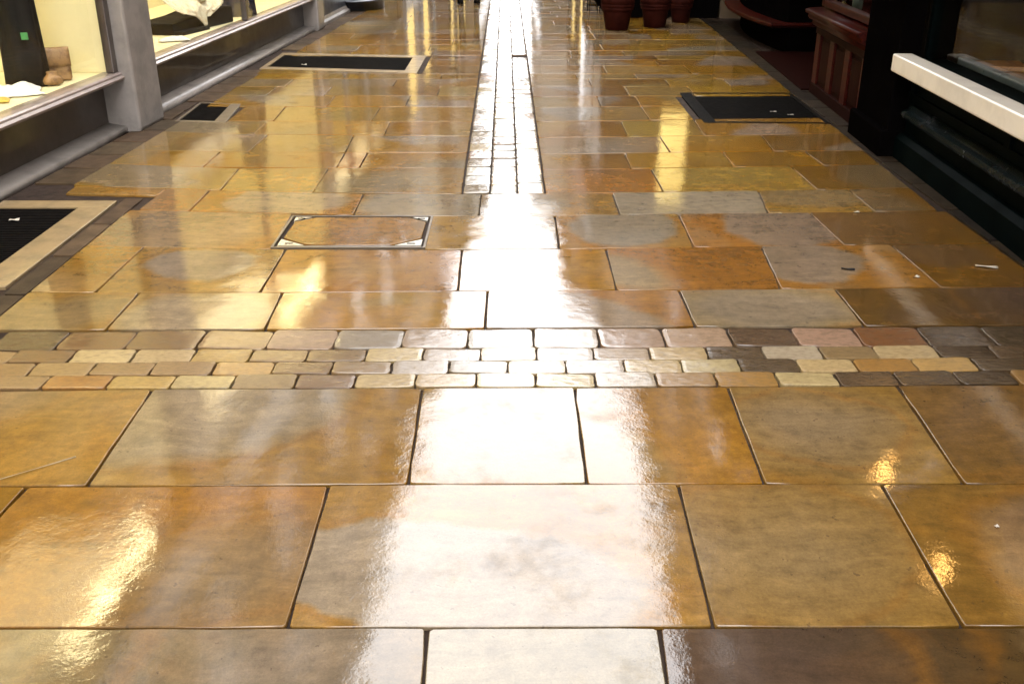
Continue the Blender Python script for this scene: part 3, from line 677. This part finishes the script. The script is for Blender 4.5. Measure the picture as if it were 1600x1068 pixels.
# ---------- second shop on the left, dark blue grey
l2 = empty('shop_building', LW(0, 6.255, 0), ANG, label='dark blue grey shopfront on the left beyond the pale second pillar', cat='building')
MB().box(-.9, -.06, 0, 6.8, -.02, .62).build('stall_riser', BLUER, l2)
MB().prism([(.0, -.02), (.0, .03), (-.04, .05), (-.059, .09), (-.059, -.02)], 0, 6.8).build('skirting', CONC, l2)
MB().prism([(-.9, .621), (.0, .621), (.03, .64), (.03, .67), (-.9, .69)], 0, 6.8).build('sill', BLUER, l2)
for yy in (0, 1.6, 3.2, 4.9, 6.7): MB().box(-.12, -.04, yy, yy+.1, .691, 2.75).build('mullion', BLUER, l2)
for yy in (.1, 1.7, 3.3, 5.0): MB().box(-.09, -.08, yy+.001, yy+1.499, .692, 2.749).build('window_pane', GLASS, l2)
MB().box(-1.4, -.9, 0, 6.8, -.02, 2.75).build('back_panel', CREAM, l2)
MB().box(-.899, .08, 0, 6.8, 2.752, 3.45).build('fascia', BLUER, l2)
upper(l2, 1, 0, 6.8, 3.46, 8.3, (.42, .33, .24), 3)
lamp_area(l2, (-.5, 3.3, 2.70), .4, 5, 26)
# bowed base that stands out near the top of the photo
bow = MB(); prof = [(.30, 0), (.31, .16), (.335, .165), (.34, .19), (.30, .205)]
bow.lathe(prof, 28, wob=None); bo = bow.build('bow_base', BLUER, l2, (.02, 2.55, -.005)); bo.scale = (1.25, 2.0, .8)
bt = MB().lathe([(.28, .205), (.28, .222), (.26, .226)], 28).build('ledge', CONC, bo, (0, 0, 0))

# ---------- farther houses of the alley (mostly seen mirrored in the wet stone)
LITW = emit('lit shop window lining', (1, .74, .26), 1.2)
LITB = emit('bright lit sign', (1, .74, .24), 2.2)
def far_shop(label, side, x, y0, y1, z1, colr, nwin, lit=False, front=BLUER, floors=2, pale=.16):
    b = empty('shop_building', (x, y0, 0), 0, label=label, cat='building')
    n_ = y1-y0; s = side
    def bx(a, b2): return sorted((a*s, b2*s))
    xs = bx(-6, -.02); MB().box(xs[0], xs[1], 0, n_, -.02, 3.2).build('shopfront_wall', FACADE, b).color = (*[c_*.2*k_ for c_, k_ in zip(colr, (1.0, .75, .5))], 1)
    xs = bx(-.02, .05); MB().box(xs[0], xs[1], .1, n_-.1, -.02, .55).build('stall_riser', front, b)
    MB().box(xs[0], xs[1], .1, n_-.1, 2.62, 3.15).build('fascia', front, b)
    k_ = max(2, int(n_/1.7)); w_ = (n_-.2)/k_
    fr = MB()
    for i in range(k_+1): MB().box(xs[0], xs[1], .1+i*w_-.05 if i else .1, .1+i*w_+.05 if i < k_ else n_-.1, .551, 2.619).build('mullion', front, b)
    xg = bx(-.018, .01)
    for i in range(k_): MB().box(xg[0], xg[1], .1+i*w_+.051, .1+(i+1)*w_-.051, .552, 2.618).build('window_pane', (LITW if (lit and i % 2 == 0) else DPANE), b)
    upper(b, s, 0, n_, 3.21, z1, colr, nwin, floors=floors, pale=pale)
    return b
far_shop('narrow cream rendered house on the left, third from the viewer', 1, -2.15, 20.3, 28.0, 8.9, (.60, .55, .47), 3, True, pale=.5)
far_shop('reddish brick house on the left, stepping forward into the alley', 1, -1.75, 28.05, 37, 8.0, (.30, .13, .08), 3, True, BLACKP)
far_shop('tall pale house on the left at the narrow end of the alley', 1, -1.35, 37.05, 60, 10.2, (.62, .60, .56), 6, True, pale=.4)
# ---------- right side
RR = Vector((2.56, 6.5, 0)); RANG = -math.atan(.045)
MR = Matrix.Translation(RR) @ Matrix.Rotation(RANG, 4, 'Z')
def RW(x, y_, z): return MR @ Vector((x, y_, z))
def RP(v): return MR.inverted() @ v
right = empty('shop_building', RR, RANG, label='black green shopfront on the right with a long white window sill', cat='building')
MB().box(.03, .12, -9, .11, -.02, .565).build('stall_riser', DGREEN, right)
MB().prism([(.03, .0), (-.03, .0), (-.03, .13), (.0, .16), (.03, .165)], -9, .109).build('plinth', DGREEN, right)
MB().prism([(.029, .265), (-.02, .270), (-.05, .285), (-.06, .305), (-.05, .325), (-.02, .335), (.0, .36), (.029, .362)], -9, -.02, True).build('moulding', TEAL, right)
f = MB()
for a in ((-9, .09, .40, .425), (-9, .09, .535, .56)): MB().box(.012, .03, *a).build('panel_rail', DGREEN, right)
for yy in (-8.9, -6, -3, -1.5, .0): MB().box(.0125, .03, yy, yy+.07, .4255, .5345).build('panel_stile', DGREEN, right)
MB().box(-.145, -.02, -9, .045, .565, .675).build('sill', WHITEP, right, bevel=.012, seg=3)
MB().box(-.0195, .2, -9, .11, .566, .640).build('sill_board', DGREEN, right)
MB().box(.201, 1.75, -9, .11, .53, .60).build('display_floor', OAK, right)
MB().box(.24, .30, -9, -.02, .601, .665).build('rail', simple('grey blue rail paint', (.10, .13, .15), .3, .2, 6, coat=.5), right, bevel=.01)
MB().box(1.751, 1.80, -9, .11, .5, 2.8).build('back_panel', MAHOGD, right)
MB().box(.05, 1.75, .06, .11, .601, 2.7).build('end_panel', DARKI, right)
MB().box(.0, 1.8, -9, .11, 2.701, 2.76).build('ceiling', DARKI, right)
for yy in (-8.95, -6, -3, .02): MB().box(.06, .12, yy, yy+.06, .641, 2.7).build('mullion', DGREEN, right)
for ya, yb in ((-8.89, -6), (-5.94, -3), (-2.94, .02)): MB().box(.086, .094, ya+.001, yb-.001, .642, 2.699).build('window_pane', GLASS, right)
MB().box(-.14, 1.8, -9, .11, 2.762, 3.4).build('fascia', DGREEN, right)
MB().box(-.09, .6, .112, .86, -.02, 3.4).build('pilaster', BLACKP, right, bevel=.015)
MB().box(-.13, .6, .10, .872, -.021, .17).build('pilaster_base', BLACKP, right, bevel=.012)
upper(right, -1, -13, .87, 3.41, 8.3, (.55, .53, .53), 6)
lamp_area(right, (1.0, -1.4, 2.6), .5, 1.6, 5, (1, .62, .3))
def added_canopy(y0, y1, reach, label):  # canopies added out of view to keep sky light off the right side
    a = empty('added_canopy', RW(-.145, y0, 0), RANG, label=label, cat='added_canopy'); n_ = y1-y0
    MB().prism([(0, 3.32), (-reach, 2.86), (-reach, 2.845), (0, 3.29)], 0, n_).build('canopy', SHADE_CLOTH, a)
    def val(u, v): return (-reach-.004 + .006*math.sin(u*n_*14), n_*u, 2.85 - v*(.18 + .03*abs(math.sin(u*n_*9))))
    MB().grid(val, int(n_*24), 3).build('valance', SHADE_CLOTH, a, solid=.004)
    for yy in (.15, n_-.15): MB().tube([(-.02, yy, 2.72), (-reach+.03, yy, 2.85)], .012, 6).build('arm', BLACKP, a)
SHADE_CLOTH = simple('black green canvas', (.012, .018, .015), .9, .2, 5, bump=.002, spec=.1)
added_canopy(-7.5, .85, .80, 'unseen canopy added to shade the shop window with the white sill')
added_canopy(.9, 8.1, .62, 'unseen canopy added to shade the mahogany shopfront')
for i, (px, py) in enumerate(((1385, 735), (1468, 893))):
    p = mirror_hit(px, py, 2.72)
    o = empty('pendant_lamp', p, label=('amber bulb on a cord in the right window, nearer the black pillar', 'amber bulb on a cord in the right window, nearer the viewer')[i], cat='lamp')
    MB().lathe([(.012, .09), (.02, .06), (.038, .02), (.042, -.01), (.03, -.04), (.008, -.052)], 14).build('bulb', ORLAMP, o)
    MB().lathe([(.018, .12), (.02, .09)], 12).build('cap', BLACKP, o); MB().tube([(0, 0, .12), (0, 0, 2.69-p.z)], .004, 6).build('cord', BLACKP, o)

# ---------- dark red shopfront: panelled front, recessed door, bowed bay
red = empty('shop_building', RW(0, .875, 0), RANG, label='dark red mahogany shopfront on the right with panels and a bowed bay', cat='building')
MB().box(-.02, .10, 0, 1.62, -.02, .55).build('stall_riser', MAHOGD, red)
for a in ((0.02, .16), (.50, .64), (.98, 1.12), (1.46, 1.60)): MB().box(-.045, -.0205, a[0], a[1], .09, .50).build('stile', MAHOG, red, bevel=.004)
for z0, z1 in ((.0, .088), (.502, .56)): MB().box(-.05, -.0205, .0, 1.62, z0, z1).build('rail', MAHOGD, red, bevel=.004)
for a in ((.17, .49), (.65, .97), (1.13, 1.45)): MB().box(-.034, -.0205, a[0]+.03, a[1]-.03, .13, .46).build('panel', MAHOGD, red, bevel=.006)
MB().prism([(.15, .551), (-.06, .561), (-.075, .575), (-.07, .60), (-.10, .615), (-.115, .635), (-.11, .655), (-.14, .665), (-.145, .69), (-.12, .70), (.15, .72)], -.002, 1.70, True).build('sill', MAHOG, red)
MB().box(.151, 1.4, -.002, 1.65, .62, .70).build('display_floor', MAHOG, red)
MB().box(1.3, 1.4, 0, 1.65, .70, 2.7).build('back_panel', MAHOGD, red)
f = MB()
for yy in (0, 1.58): MB().box(-.02, .07, yy, yy+.07, .722, 2.7).build('window_stile', MAHOG, red, bevel=.008)
for z0, z1 in ((.722, .78), (2.62, 2.7)): MB().box(-.02, .07, .07, 1.58, z0, z1).build('window_rail', MAHOG, red, bevel=.008)
MB().box(.02, .03, .071, 1.579, .781, 2.619).build('window_pane', GLASS, red)
MB().box(.1, 1.3, 1.622, 1.66, -.02, 2.7).build('return_wall', MAHOGD, red)
MB().box(1.301, 1.42, 1.66, 4.0, -.02, 2.7).build('recess_wall', BLACKP, red)
dr = MB().box(1.25, 1.30, 2.2, 3.2, .05, 2.3).build('door', MAHOGD, red); MB().tube([(1.2, 3.1, .95), (1.2, 3.1, 1.15)], .012, 8).build('handle', STEEL, dr)
MB().box(-.1, 1.3, 1.70, 4.02, -.02, .012).build('threshold', MAHOGD, red)
MB().box(-.16, 1.45, -.0, 7.3, 2.702, 3.38).build('fascia', BLACKP, red)
upper(red, -1, 0, 7.3, 3.39, 8.9, (.40, .22, .15), 4)
lamp_area(red, (.7, .8, 2.6), .4, 1.0, 3, (1, .7, .35))
# bay: bowed nosing over a set back black riser
def bay():
    def outline(off, n=14):
        pts = []
        for i in range(n+1):
            a = i/n; yy = 4.08 + a*3.1; xx = -.16*math.sin(PI*min(1, max(0, (a*1.0)))) ; pts.append((xx - off + .10, yy))
        return pts
    def body(off, z0, z1, nm, mt, bev=0.0, yoff=0.0):
        o = outline(off); o = [(x_, y_) for x_, y_ in o]
        o[0] = (o[0][0]+.03, o[0][1]-yoff); o[-1] = (o[-1][0], o[-1][1]+yoff)
        poly = o + [(1.4, o[-1][1]), (1.4, o[0][1])]; n_ = len(poly); mb = MB()
        mb.add([(x_, y_, z0) for x_, y_ in poly] + [(x_, y_, z1) for x_, y_ in poly], [tuple(range(n_)), tuple(range(n_, 2*n_))] + [(i, (i+1) % n_, (i+1) % n_+n_, i+n_) for i in range(n_)])
        return mb.build(nm, mt, red, bevel=bev)
    body(-.14, -.02, .252, 'bay_riser', BLACKP); body(.06, .253, .272, 'bay_moulding', MAHOGD, .004, .03); body(.10, .2725, .312, 'bay_nosing', MAHOG, .014, .06)
    body(-.10, .3125, 2.70, 'bay_front', BLACKP)
bay()
pj = empty('shop_building', (1.32, 14.80, 0), 0, label='low black shop stepping out behind the terracotta pots, with a lit side window', cat='building')
MB().box(.001, 1.55, .0, 5.4, -.02, 3.2).build('shopfront_wall', BLACKP, pj)
for i in range(3): MB().box(-.03, -.001, .35+i*1.65, 1.7+i*1.65, .7, 2.5).build('window_pane', DPANE, pj)
MB().box(-.12, 1.55, -.12, 5.4, 3.202, 3.38).build('flat_roof', SLATE, pj)
far_shop('tall brown house on the right rising behind the low black shop', -1, 2.90, 14.82, 20.2, 8.6, (.50, .42, .30), 2, False, BLACKP)
MB().box(.0, 1.55, -.06, -.001, -.02, 3.2).build('side_wall', BLACKP, pj)
for a in ((.78, .84, 1.30, 2.75), (1.24, 1.30, 1.30, 2.75), (.841, 1.239, 1.30, 1.36), (.841, 1.239, 2.69, 2.75)): MB().box(a[0], a[1], -.10, -.0605, a[2], a[3]).build('window_frame', MAHOG, pj)
MB().box(.842, 1.238, -.075, -.0605, 1.361, 2.689).build('window_pane', LITB, pj)
far_shop('pale grey rendered house on the right beyond the dark shop', -1, 2.5, 20.25, 27.5, 8.2, (.56, .55, .55), 3, True, pale=.5)
far_shop('red brick house on the right, far along the alley', -1, 1.9, 27.55, 36, 9.6, (.34, .12, .07), 3, True, BLACKP)
far_shop('white rendered house on the right at the narrow end of the alley', -1, .95, 36.05, 60, 9.2, (.66, .64, .60), 6, True, pale=.6)

# ------------------------------------------------------------------ things in the left windows
ZF = .43                                               # display floor
def drape(fn, nu, nv, name, mt, parent=None, thick=.004, loc=(0, 0, 0)):
    return MB().grid(fn, nu, nv).build(name, mt, parent, loc, solid=thick)
def cloth_fall(root, w0, w1, h_, mt, folds=5, amp=.02, name='cloth'):
    def wob(a, v): return 1 + amp/ w1*(1-v*.5)*math.sin(folds*a + 1.3*v) + .02*math.sin(3*a+4*v)
    n_ = 12; prof = [(lerp(w1, w0, (i/n_)**.8), h_*i/n_) for i in range(n_+1)]
    o = MB().lathe(prof, 40, wob=wob).build(name, mt, root); return o
p = G(45, 134, ZF)
d1 = empty('black_dress', p, .5, label='long black garment standing in the near window with a green price tag', cat='clothing')
o = cloth_fall(d1, .10, .135, 1.25, CLOTHB, 6, .014, 'skirt'); o.scale = (1, .8, 1)
MB().box(-.0, .042, -.005, .0, .0, .044).build('price_tag', simple('green card', (.05, .28, .08), .6), d1, (0, -.125, .31), rz=-.2)
p = G(96, 108, ZF)
d2 = empty('dark_trousers', p + Vector((-.05, .06, 0)), .2, label='narrow black trousers hanging behind the brown bag in the near window', cat='clothing')
for sx in (-.05, .05): 
    o = cloth_fall(d2, .055, .05, 1.3, CLOTHB, 4, .006, 'leg'); o.location = (sx, 0, .0)
p = G(90, 126, ZF)
hb = empty('patterned_bag', p, .45, label='mottled tan and brown bag beside the black garment', cat='bag')
BAGM = simple('mottled tan leather', (.34, .19, .08), .5, .3, 22, second=(.13, .06, .025), bump=.003)
MB().box(-.085, .085, -.05, .05, 0, .19).build('bag_body', BAGM, hb, bevel=.02, seg=3)
MB().grid(lambda u, v: (lerp(-.088, .088, u), -.055-.012*math.sin(PI*v), lerp(.195, .085, v)+.004*math.sin(9*u)), 10, 6).build('flap', BAGM, hb, solid=.006)
hb.scale = (1.12, 1, 1.15)
p = G(84, 131, ZF)
cu = empty('small_pouch', p + Vector((.02, -.06, 0)), .3, label='small crumpled ochre pouch lying in front of the tan bag', cat='pouch')
MB().lathe([(.02, 0), (.055, .012), (.062, .035), (.05, .06), (.03, .075), (.034, .09)], 20, wob=lambda a, v: 1+.12*math.sin(3*a+2)+.06*math.sin(7*a+v*3)).build('pouch_body', BAGM, cu)
def crumple(name, p, sx, sy, h_, mt, label, cat, rz=0.0, seed=0.0):
    def fn(u, v):
        x, y_ = (u-.5)*sx, (v-.5)*sy
        n1 = mnoise.noise(Vector((x*9+seed, y_*9, seed))); n2 = mnoise.noise(Vector((x*24+seed, y_*24, seed+5)))
        e = min(1, 4*min(u, 1-u, v, 1-v))
        return (x*(1+.2*n1), y_*(1+.2*n2), .004 + h_*e*(.55+.6*n1+.25*n2 if n1 > -.7 else .1))
    o = MB().grid(fn, 26, 20).build(name, mt, None, p, rz, solid=.003); tag(o, label, cat); return o
crumple('white_scarf', G(22, 148, ZF) + Vector((0, 0, .003)), .34, .26, .09, CLOTHW, 'white scarf lying folded on the cream floor of the near window', 'scarf', .6, 3.1)
crumple('yellow_cloth', G(0, 160, ZF) + Vector((-.03, 0, .003)), .16, .12, .04, simple('yellow cloth', (.62, .40, .08), .8, .15, 20), 'small yellow cloth tucked under the white scarf', 'cloth', .3, 8.1)
# far window
p0, p1 = G(268, 56, ZF), G(362, 34, ZF)
mid = (p0+p1)/2; an = math.atan2((p1-p0).y, (p1-p0).x)
pl = empty('display_plinth', mid, an, label='low black wedge shaped plinth in the second lit window', cat='plinth')
Lh = (p1-p0).length/2
MB().prism([(-Lh, .0), (Lh, .0), (Lh, .15), (Lh*.7, .17), (-Lh*.2, .12), (-Lh, .10)], -.02, .34).build('plinth_body', CLOTHB, pl, bevel=.008)
MB().box(-Lh*.98, -Lh*.1, -.10, -.021, .0, .03).build('plinth_foot', CLOTHB, pl)
sh = empty('cream_shawl', mid + Vector((0, 0, .0)), an, label='cream shawl draped over the black plinth with one corner hanging down', cat='shawl')
def shf(u, v):
    # u across, v from the high back to the hanging tip
    x = lerp(-.55, .62, u)*(1-.45*v) - .10*v; 
    f_ = .018*math.sin(u*26+v*3) + .012*math.sin(u*11-v*6)
    tip = 1 - abs(u-.45)*1.7
    if v < .55: return (x, lerp(.34, -.03, v/.55)+f_*.5, lerp(.62, .185, (v/.55)**.7) + f_)
    k = (v-.55)/.45; return (x*(1-.5*k), -.035-.02*k + f_*.6, .185 - .16*k*max(.15, tip) + f_*.5)
MB().grid(shf, 44, 26).build('shawl_cloth', SHAWL, sh, solid=.004)
bt_ = empty('cloth_flower', mid, an, label='small bunch of cream cloth rosettes lying on the shawl', cat='ornament')
for i, (a, b_) in enumerate(((.06, .02), (.13, .05), (.02, .07))):
    MB().lathe([(.01, 0), (.04, .01), (.045, .03), (.025, .045)], 14, wob=lambda a_, v: 1+.15*math.sin(5*a_+v*4)).build('rosette', SHAWL, bt_, (a, b_, .24+.0*i))
p = G(345, 22, ZF)
crumple('white_blouse', G(342, 16, ZF) + Vector((.0, .12, .16)), .30, .30, .22, simple('pale blue cloth', (.60, .62, .70), .8, .15, 10, bump=.003), 'pale folded blouse lying on the far end of the black plinth', 'clothing', .5, 12.4)
nv = empty('navy_garment', G(374, 24, ZF), .3, label='dark navy garment standing beyond the plinth in the second window', cat='clothing')
o = cloth_fall(nv, .12, .17, .8, NAVY, 5, .02, 'skirt')
crumple('tissue_paper', G(272, 64, ZF) + Vector((0, 0, .003)), .26, .16, .05, CLOTHW, 'crumpled white tissue on the cream floor in front of the black plinth', 'paper', .5, 21.0)
nb = empty('ivory_bust', G(300, 5, ZF) + Vector((-.12, .1, 0)), .0, label='tan display bust standing behind the cream shawl', cat='bust')
MB().lathe([(.16, 0), (.16, .02), (.03, .04), (.03, .5), (.13, .6), (.17, .8), (.15, .95), (.19, 1.15), (.06, 1.25), (.05, 1.35)], 24).build('bust_body', simple('linen', (.42, .33, .19), .8, .15, 20), nb)

# ------------------------------------------------------------------ things in the right windows
ZR = .60
p = G(1585, 66, ZR)
bag = empty('shopping_bag', (p.x+.05, p.y, ZR), -.35, label='pinkish paper bag printed with grey script in the right window', cat='bag')
BAGP, t_, b_ = newmat('printed bag paper')
tc = N(t_, 'ShaderNodeTexCoord'); sx_ = N(t_, 'ShaderNodeSeparateXYZ'); t_.links.new(tc.outputs['Object'], sx_.inputs[0])
nn = NOISE(t_, tc.outputs['Object'], 30, 3, .6)
zz = MATH(t_, 'MULTIPLY', sx_.outputs[2], 14.0); fr_ = MATH(t_, 'ABSOLUTE', MATH(t_, 'SUBTRACT', MATH(t_, 'FRACT', MATH(t_, 'ADD', zz, MATH(t_, 'MULTIPLY', sx_.outputs[0], 2.0))), .5))
sq = MATH(t_, 'MULTIPLY', MATH(t_, 'SINE', MATH(t_, 'MULTIPLY', sx_.outputs[0], 420.0)), .09)
ln_ = RAMP(t_, MATH(t_, 'ABSOLUTE', MATH(t_, 'ADD', MATH(t_, 'SUBTRACT', fr_, .22), sq)), .02, .07, 1.0, 0.0)
ln_ = MATH(t_, 'MULTIPLY', ln_, RAMP(t_, nn.outputs[0], .48, .56))
t_.links.new(MIX(t_, MATH(t_, 'MULTIPLY', ln_, .6), (.66, .52, .47), (.22, .18, .22)), b_.inputs['Base Color']); b_.inputs['Roughness'].default_value = .6
MB().prism([(-.16, .03), (-.10, .0), (.14, .0), (.17, .04), (.14, .36), (-.13, .36)], -.07, .07).build('bag_body', BAGP, bag, bevel=.015)
MB().tube([(-.07, 0, .35), (-.06, 0, .45), (0, 0, .48), (.06, 0, .45), (.07, 0, .35)], .005, 6).build('handle', PAPER, bag)
def board(name, p, sx, sy, sz, mt, label, cat, rz):
    o = MB().box(-sx/2, sx/2, -sy/2, sy/2, 0, sz).build(name, mt, None, p, rz, bevel=.006); tag(o, label, cat); return o
p = G(1545, 104, ZR); board('wooden_tray', (p.x+.02, p.y, ZR+.002), .34, .40, .03, wood('honey wood', (.42, .20, .06), (.25, .11, .03), .4, .3), 'honey coloured wooden tray lying below the printed bag', 'tray', -.2)
p = G(1460, 76, ZR); board('wooden_board', (p.x+.04, p.y, ZR+.002), .30, .30, .02, wood('brown wood', (.20, .10, .04), (.11, .05, .02), .4, .2), 'brown wooden board at the back of the right window floor', 'board', .3)
p = RW(.28, 0, 0)
def vR(px, py, X, nm='x'): return wl(px, py, X)
q_ = wl(1305, 26, 2.86)
yb = empty('yellow_box', (q_.x, q_.y, .702), RANG, label='yellow carton standing behind the mahogany sill', cat='box')
MB().box(-.06, .06, -.19, .19, 0, .34).build('carton', simple('yellow card', (.36, .27, .07), .6, .2, 14), yb, bevel=.004)
MB().box(-.0615, -.0605, -.12, .12, .08, .22).build('printed_panel', simple('olive print', (.22, .18, .06), .6, .2, 30), yb)
q_ = wl(1333, 34, 2.80)
bo_ = empty('glass_bottle', (q_.x, q_.y-.05, .702), 0, label='grey green bottle beside the yellow carton', cat='bottle')
MB().lathe([(.04, 0), (.045, .01), (.045, .16), (.03, .21), (.015, .24), (.015, .29), (.018, .295)], 18).build('bottle_body', simple('grey green glass', (.08, .11, .09), .15, .2, 8, coat=.6), bo_)
MB().lathe([(.017, .2955), (.017, .32)], 12).build('cork', OAK, bo_)

# ------------------------------------------------------------------ pots, stand, person
POTS = [((965, 48), .200, 'widest terracotta pot with ringed rim, beside the thin metal stand'), ((1024, 44), .185, 'middle terracotta pot standing against the dark shopfront'), ((1064, 36), .15, 'smallest terracotta pot, farthest back beside the bay')]
for (px, r_, lb) in POTS:
    p = G(*px); pt = empty('terracotta_pot', p + Vector((0, r_*.6, .001)), random.random(), label=lb, cat='plant pot', group='terracotta pots against the dark shopfront')
    k = r_/.2
    prof = [(.135*k, 0), (.15*k, .01), (.185*k, .22*k), (.19*k, .24*k), (.205*k, .245*k), (.21*k, .275*k), (.20*k, .28*k), (.213*k, .285*k), (.217*k, .315*k), (.205*k, .32*k), (.219*k, .33*k), (.224*k, .40*k), (.215*k, .405*k), (.20*k, .40*k), (.19*k, .34*k)]
    MB().lathe(prof, 32).build('pot_body', TERRA, pt); MB().lathe([(.19*k, .335*k), (.12*k, .355*k), (.02, .36*k)], 20).build('soil', SOIL, pt)
p = G(928, 20); st = empty('metal_stand', p + Vector((0, .12, 0)), .1, label='thin black metal stand beside the widest pot', cat='stand')
for sx in (-1, 1):
    for sy in (-1, 1): MB().tube([(.075*sx, .1*sy, 0), (.07*sx, .09*sy, .72)], .008, 8).build('leg', BLACKP, st)
for z in (.10, .40): MB().tube([(-.074, -.098, z), (.074, -.098, z), (.074, .098, z), (-.074, .098, z), (-.074, -.098, z)], .006, 6).build('brace', BLACKP, st)
MB().box(-.11, .11, -.14, .14, .721, .735).build('stand_top', BLACKP, st, bevel=.004)

def person():
    p = G(733, 7); root = empty('person', (p.x, p.y+.1, .002), .25, label='person in dark trousers and coat standing on the far wet paving', cat='person')
    me = bpy.data.meshes.new('body')
    V_ = [(0, 0, .95), (.09, 0, .90), (.11, -.01, .48), (.115, .03, .09), (.125, -.11, .04), (-.09, 0, .90), (-.12, .02, .48), (-.13, .07, .09), (-.145, -.07, .04),
          (0, .01, 1.15), (0, .01, 1.38), (0, 0, 1.50), (0, -.01, 1.56), (.17, .01, 1.40), (.23, .03, 1.12), (.22, -.05, .88), (.21, -.07, .80), (-.17, .01, 1.40), (-.23, .03, 1.12), (-.22, -.05, .88), (-.21, -.07, .80)]
    E_ = [(0, 1), (1, 2), (2, 3), (3, 4), (0, 5), (5, 6), (6, 7), (7, 8), (0, 9), (9, 10), (10, 11), (11, 12), (10, 13), (13, 14), (14, 15), (15, 16), (10, 17), (17, 18), (18, 19), (19, 20)]
    R_ = [.14, .095, .068, .05, .045, .095, .068, .05, .045, .135, .13, .055, .06, .062, .048, .036, .03, .062, .048, .036, .03]
    me.from_pydata(V_, E_, []); o = bpy.data.objects.new('body', me); link(o, root)
    sk = o.modifiers.new('skin', 'SKIN'); sb = o.modifiers.new('sub', 'SUBSURF'); sb.levels = sb.render_levels = 2
    for i, r in enumerate(R_): me.skin_vertices[0].data[i].radius = (r, r*.85)
    me.skin_vertices[0].data[0].use_root = True; me.materials.append(CLOTHB)
    SKIN = simple('skin', (.45, .26, .18), .5, .1, 10); HAIR = simple('brown hair', (.05, .03, .02), .6, .3, 40)
    h_ = MB().lathe([(.01, 1.545), (.055, 1.56), (.075, 1.61), (.08, 1.67), (.074, 1.73), (.045, 1.775), (.008, 1.785)], 20).build('head', SKIN, root)
    MB().lathe([(.085, 1.66), (.088, 1.70), (.08, 1.75), (.048, 1.79), (.006, 1.80)], 20).build('hair', HAIR, root, (0, .012, 0))
    for sx in (-1, 1):
        MB().lathe([(.002, -.012), (.011, -.006), (.011, .006), (.002, .012)], 8).build('eye', BLACKP, h_, (.03*sx, -.074, 1.675))
        MB().lathe([(.004, -.03), (.014, -.01), (.012, .02), (.003, .03)], 8).build('ear', SKIN, h_, (.082*sx, 0, 1.665))
    MB().lathe([(.012, 0), (.016, .012), (.006, .045)], 8).build('nose', SKIN, h_, (0, -.08, 1.63))
    MB().box(-.022, .022, -.079, -.07, 1.60, 1.607).build('mouth', MAHOG, h_)
    MB().lathe([(.20, .62), (.19, .9), (.165, 1.05), (.175, 1.25), (.165, 1.40), (.09, 1.49), (.065, 1.53)], 24, wob=lambda a, v: (1+.03*math.sin(5*a))*(1-.18*abs(math.sin(a))), caps=False).build('coat', simple('dark brown coat', (.05, .035, .03), .8, .2, 10), root, (0, .01, 0))
    for i, (x, y_) in enumerate(((.122, -.05), (-.14, -.01))):
        MB().lathe([(.048, 0), (.052, .01), (.05, .03), (.044, .055), (.035, .09)], 16, wob=lambda a, v: 1+.75*(1-v)*max(0, -math.sin(a))**2).build('shoe', BLACKP, root, (x, y_+.06, 0))
    for sx in (-1, 1):
        hd = MB().lathe([(.012, -.09), (.03, -.07), (.036, -.03), (.028, .0)], 10).build('hand', SKIN, root, (.205*sx, -.075, .80)); hd.scale = (.6, 1, 1)
        for k in range(4):
            MB().tube([(0, -.026+.017*k, -.07), (-.004*sx, -.028+.018*k, -.105), (-.016*sx, -.03+.018*k, -.135-.008*(k in (1, 2)))], [.009, .008, .006], 6).build('finger', SKIN, hd)
        MB().tube([(0, -.03, -.02), (-.006*sx, -.055, -.05), (-.008*sx, -.06, -.075)], [.011, .009, .007], 6).build('thumb', SKIN, hd)
person()

# ------------------------------------------------------------------ litter
def scrap(px, py, sx, sy, rz, label, mt=PAPER, cat='litter', name='paper_scrap', h_=.004):
    p = G(px, py)
    o = MB().grid(lambda u, v: ((u-.5)*sx, (v-.5)*sy*(1-.2*abs(u-.5)), h_*(.5+.5*math.sin(u*5+v*3))), 6, 4).build(name, mt, None, (p.x, p.y, .0035), rz, solid=.0015); tag(o, label, cat); return o
scrap(1541, 417, .10, .022, -.28, 'thin white paper strip lying on the paving at the right edge')
scrap(1338, 332, .03, .02, .3, 'tiny white scrap on the joint below the black shopfront')
scrap(1433, 433, .025, .02, .8, 'tiny white scrap on an ochre slab left of the paper strip')
scrap(1557, 823, .012, .010, .4, 'pale crumb on the brown slab in the right foreground')
scrap(1325, 421, .06, .018, -.25, 'dark thin leaf on the grey heart of an ochre slab', CLOTHB, 'leaf', 'dead_leaf')
scrap(475, 102, .05, .04, .2, 'white scrap lying on the long dark grating', h_=.008)
scrap(1208, 175, .05, .02, .1, 'white scrap at the far side of the black iron grating')
scrap(1235, 180, .05, .02, .2, 'white scrap at the right end of the black iron grating')
scrap(22, 345, .05, .03, .2, 'white scrap on the ribbed grating at the left edge', h_=.006)
scrap(60, 733, .22, .003, .65, 'pale straw lying on the tan slab in the left foreground', simple('straw', (.26, .20, .12), .6), 'straw', 'straw', .0015)
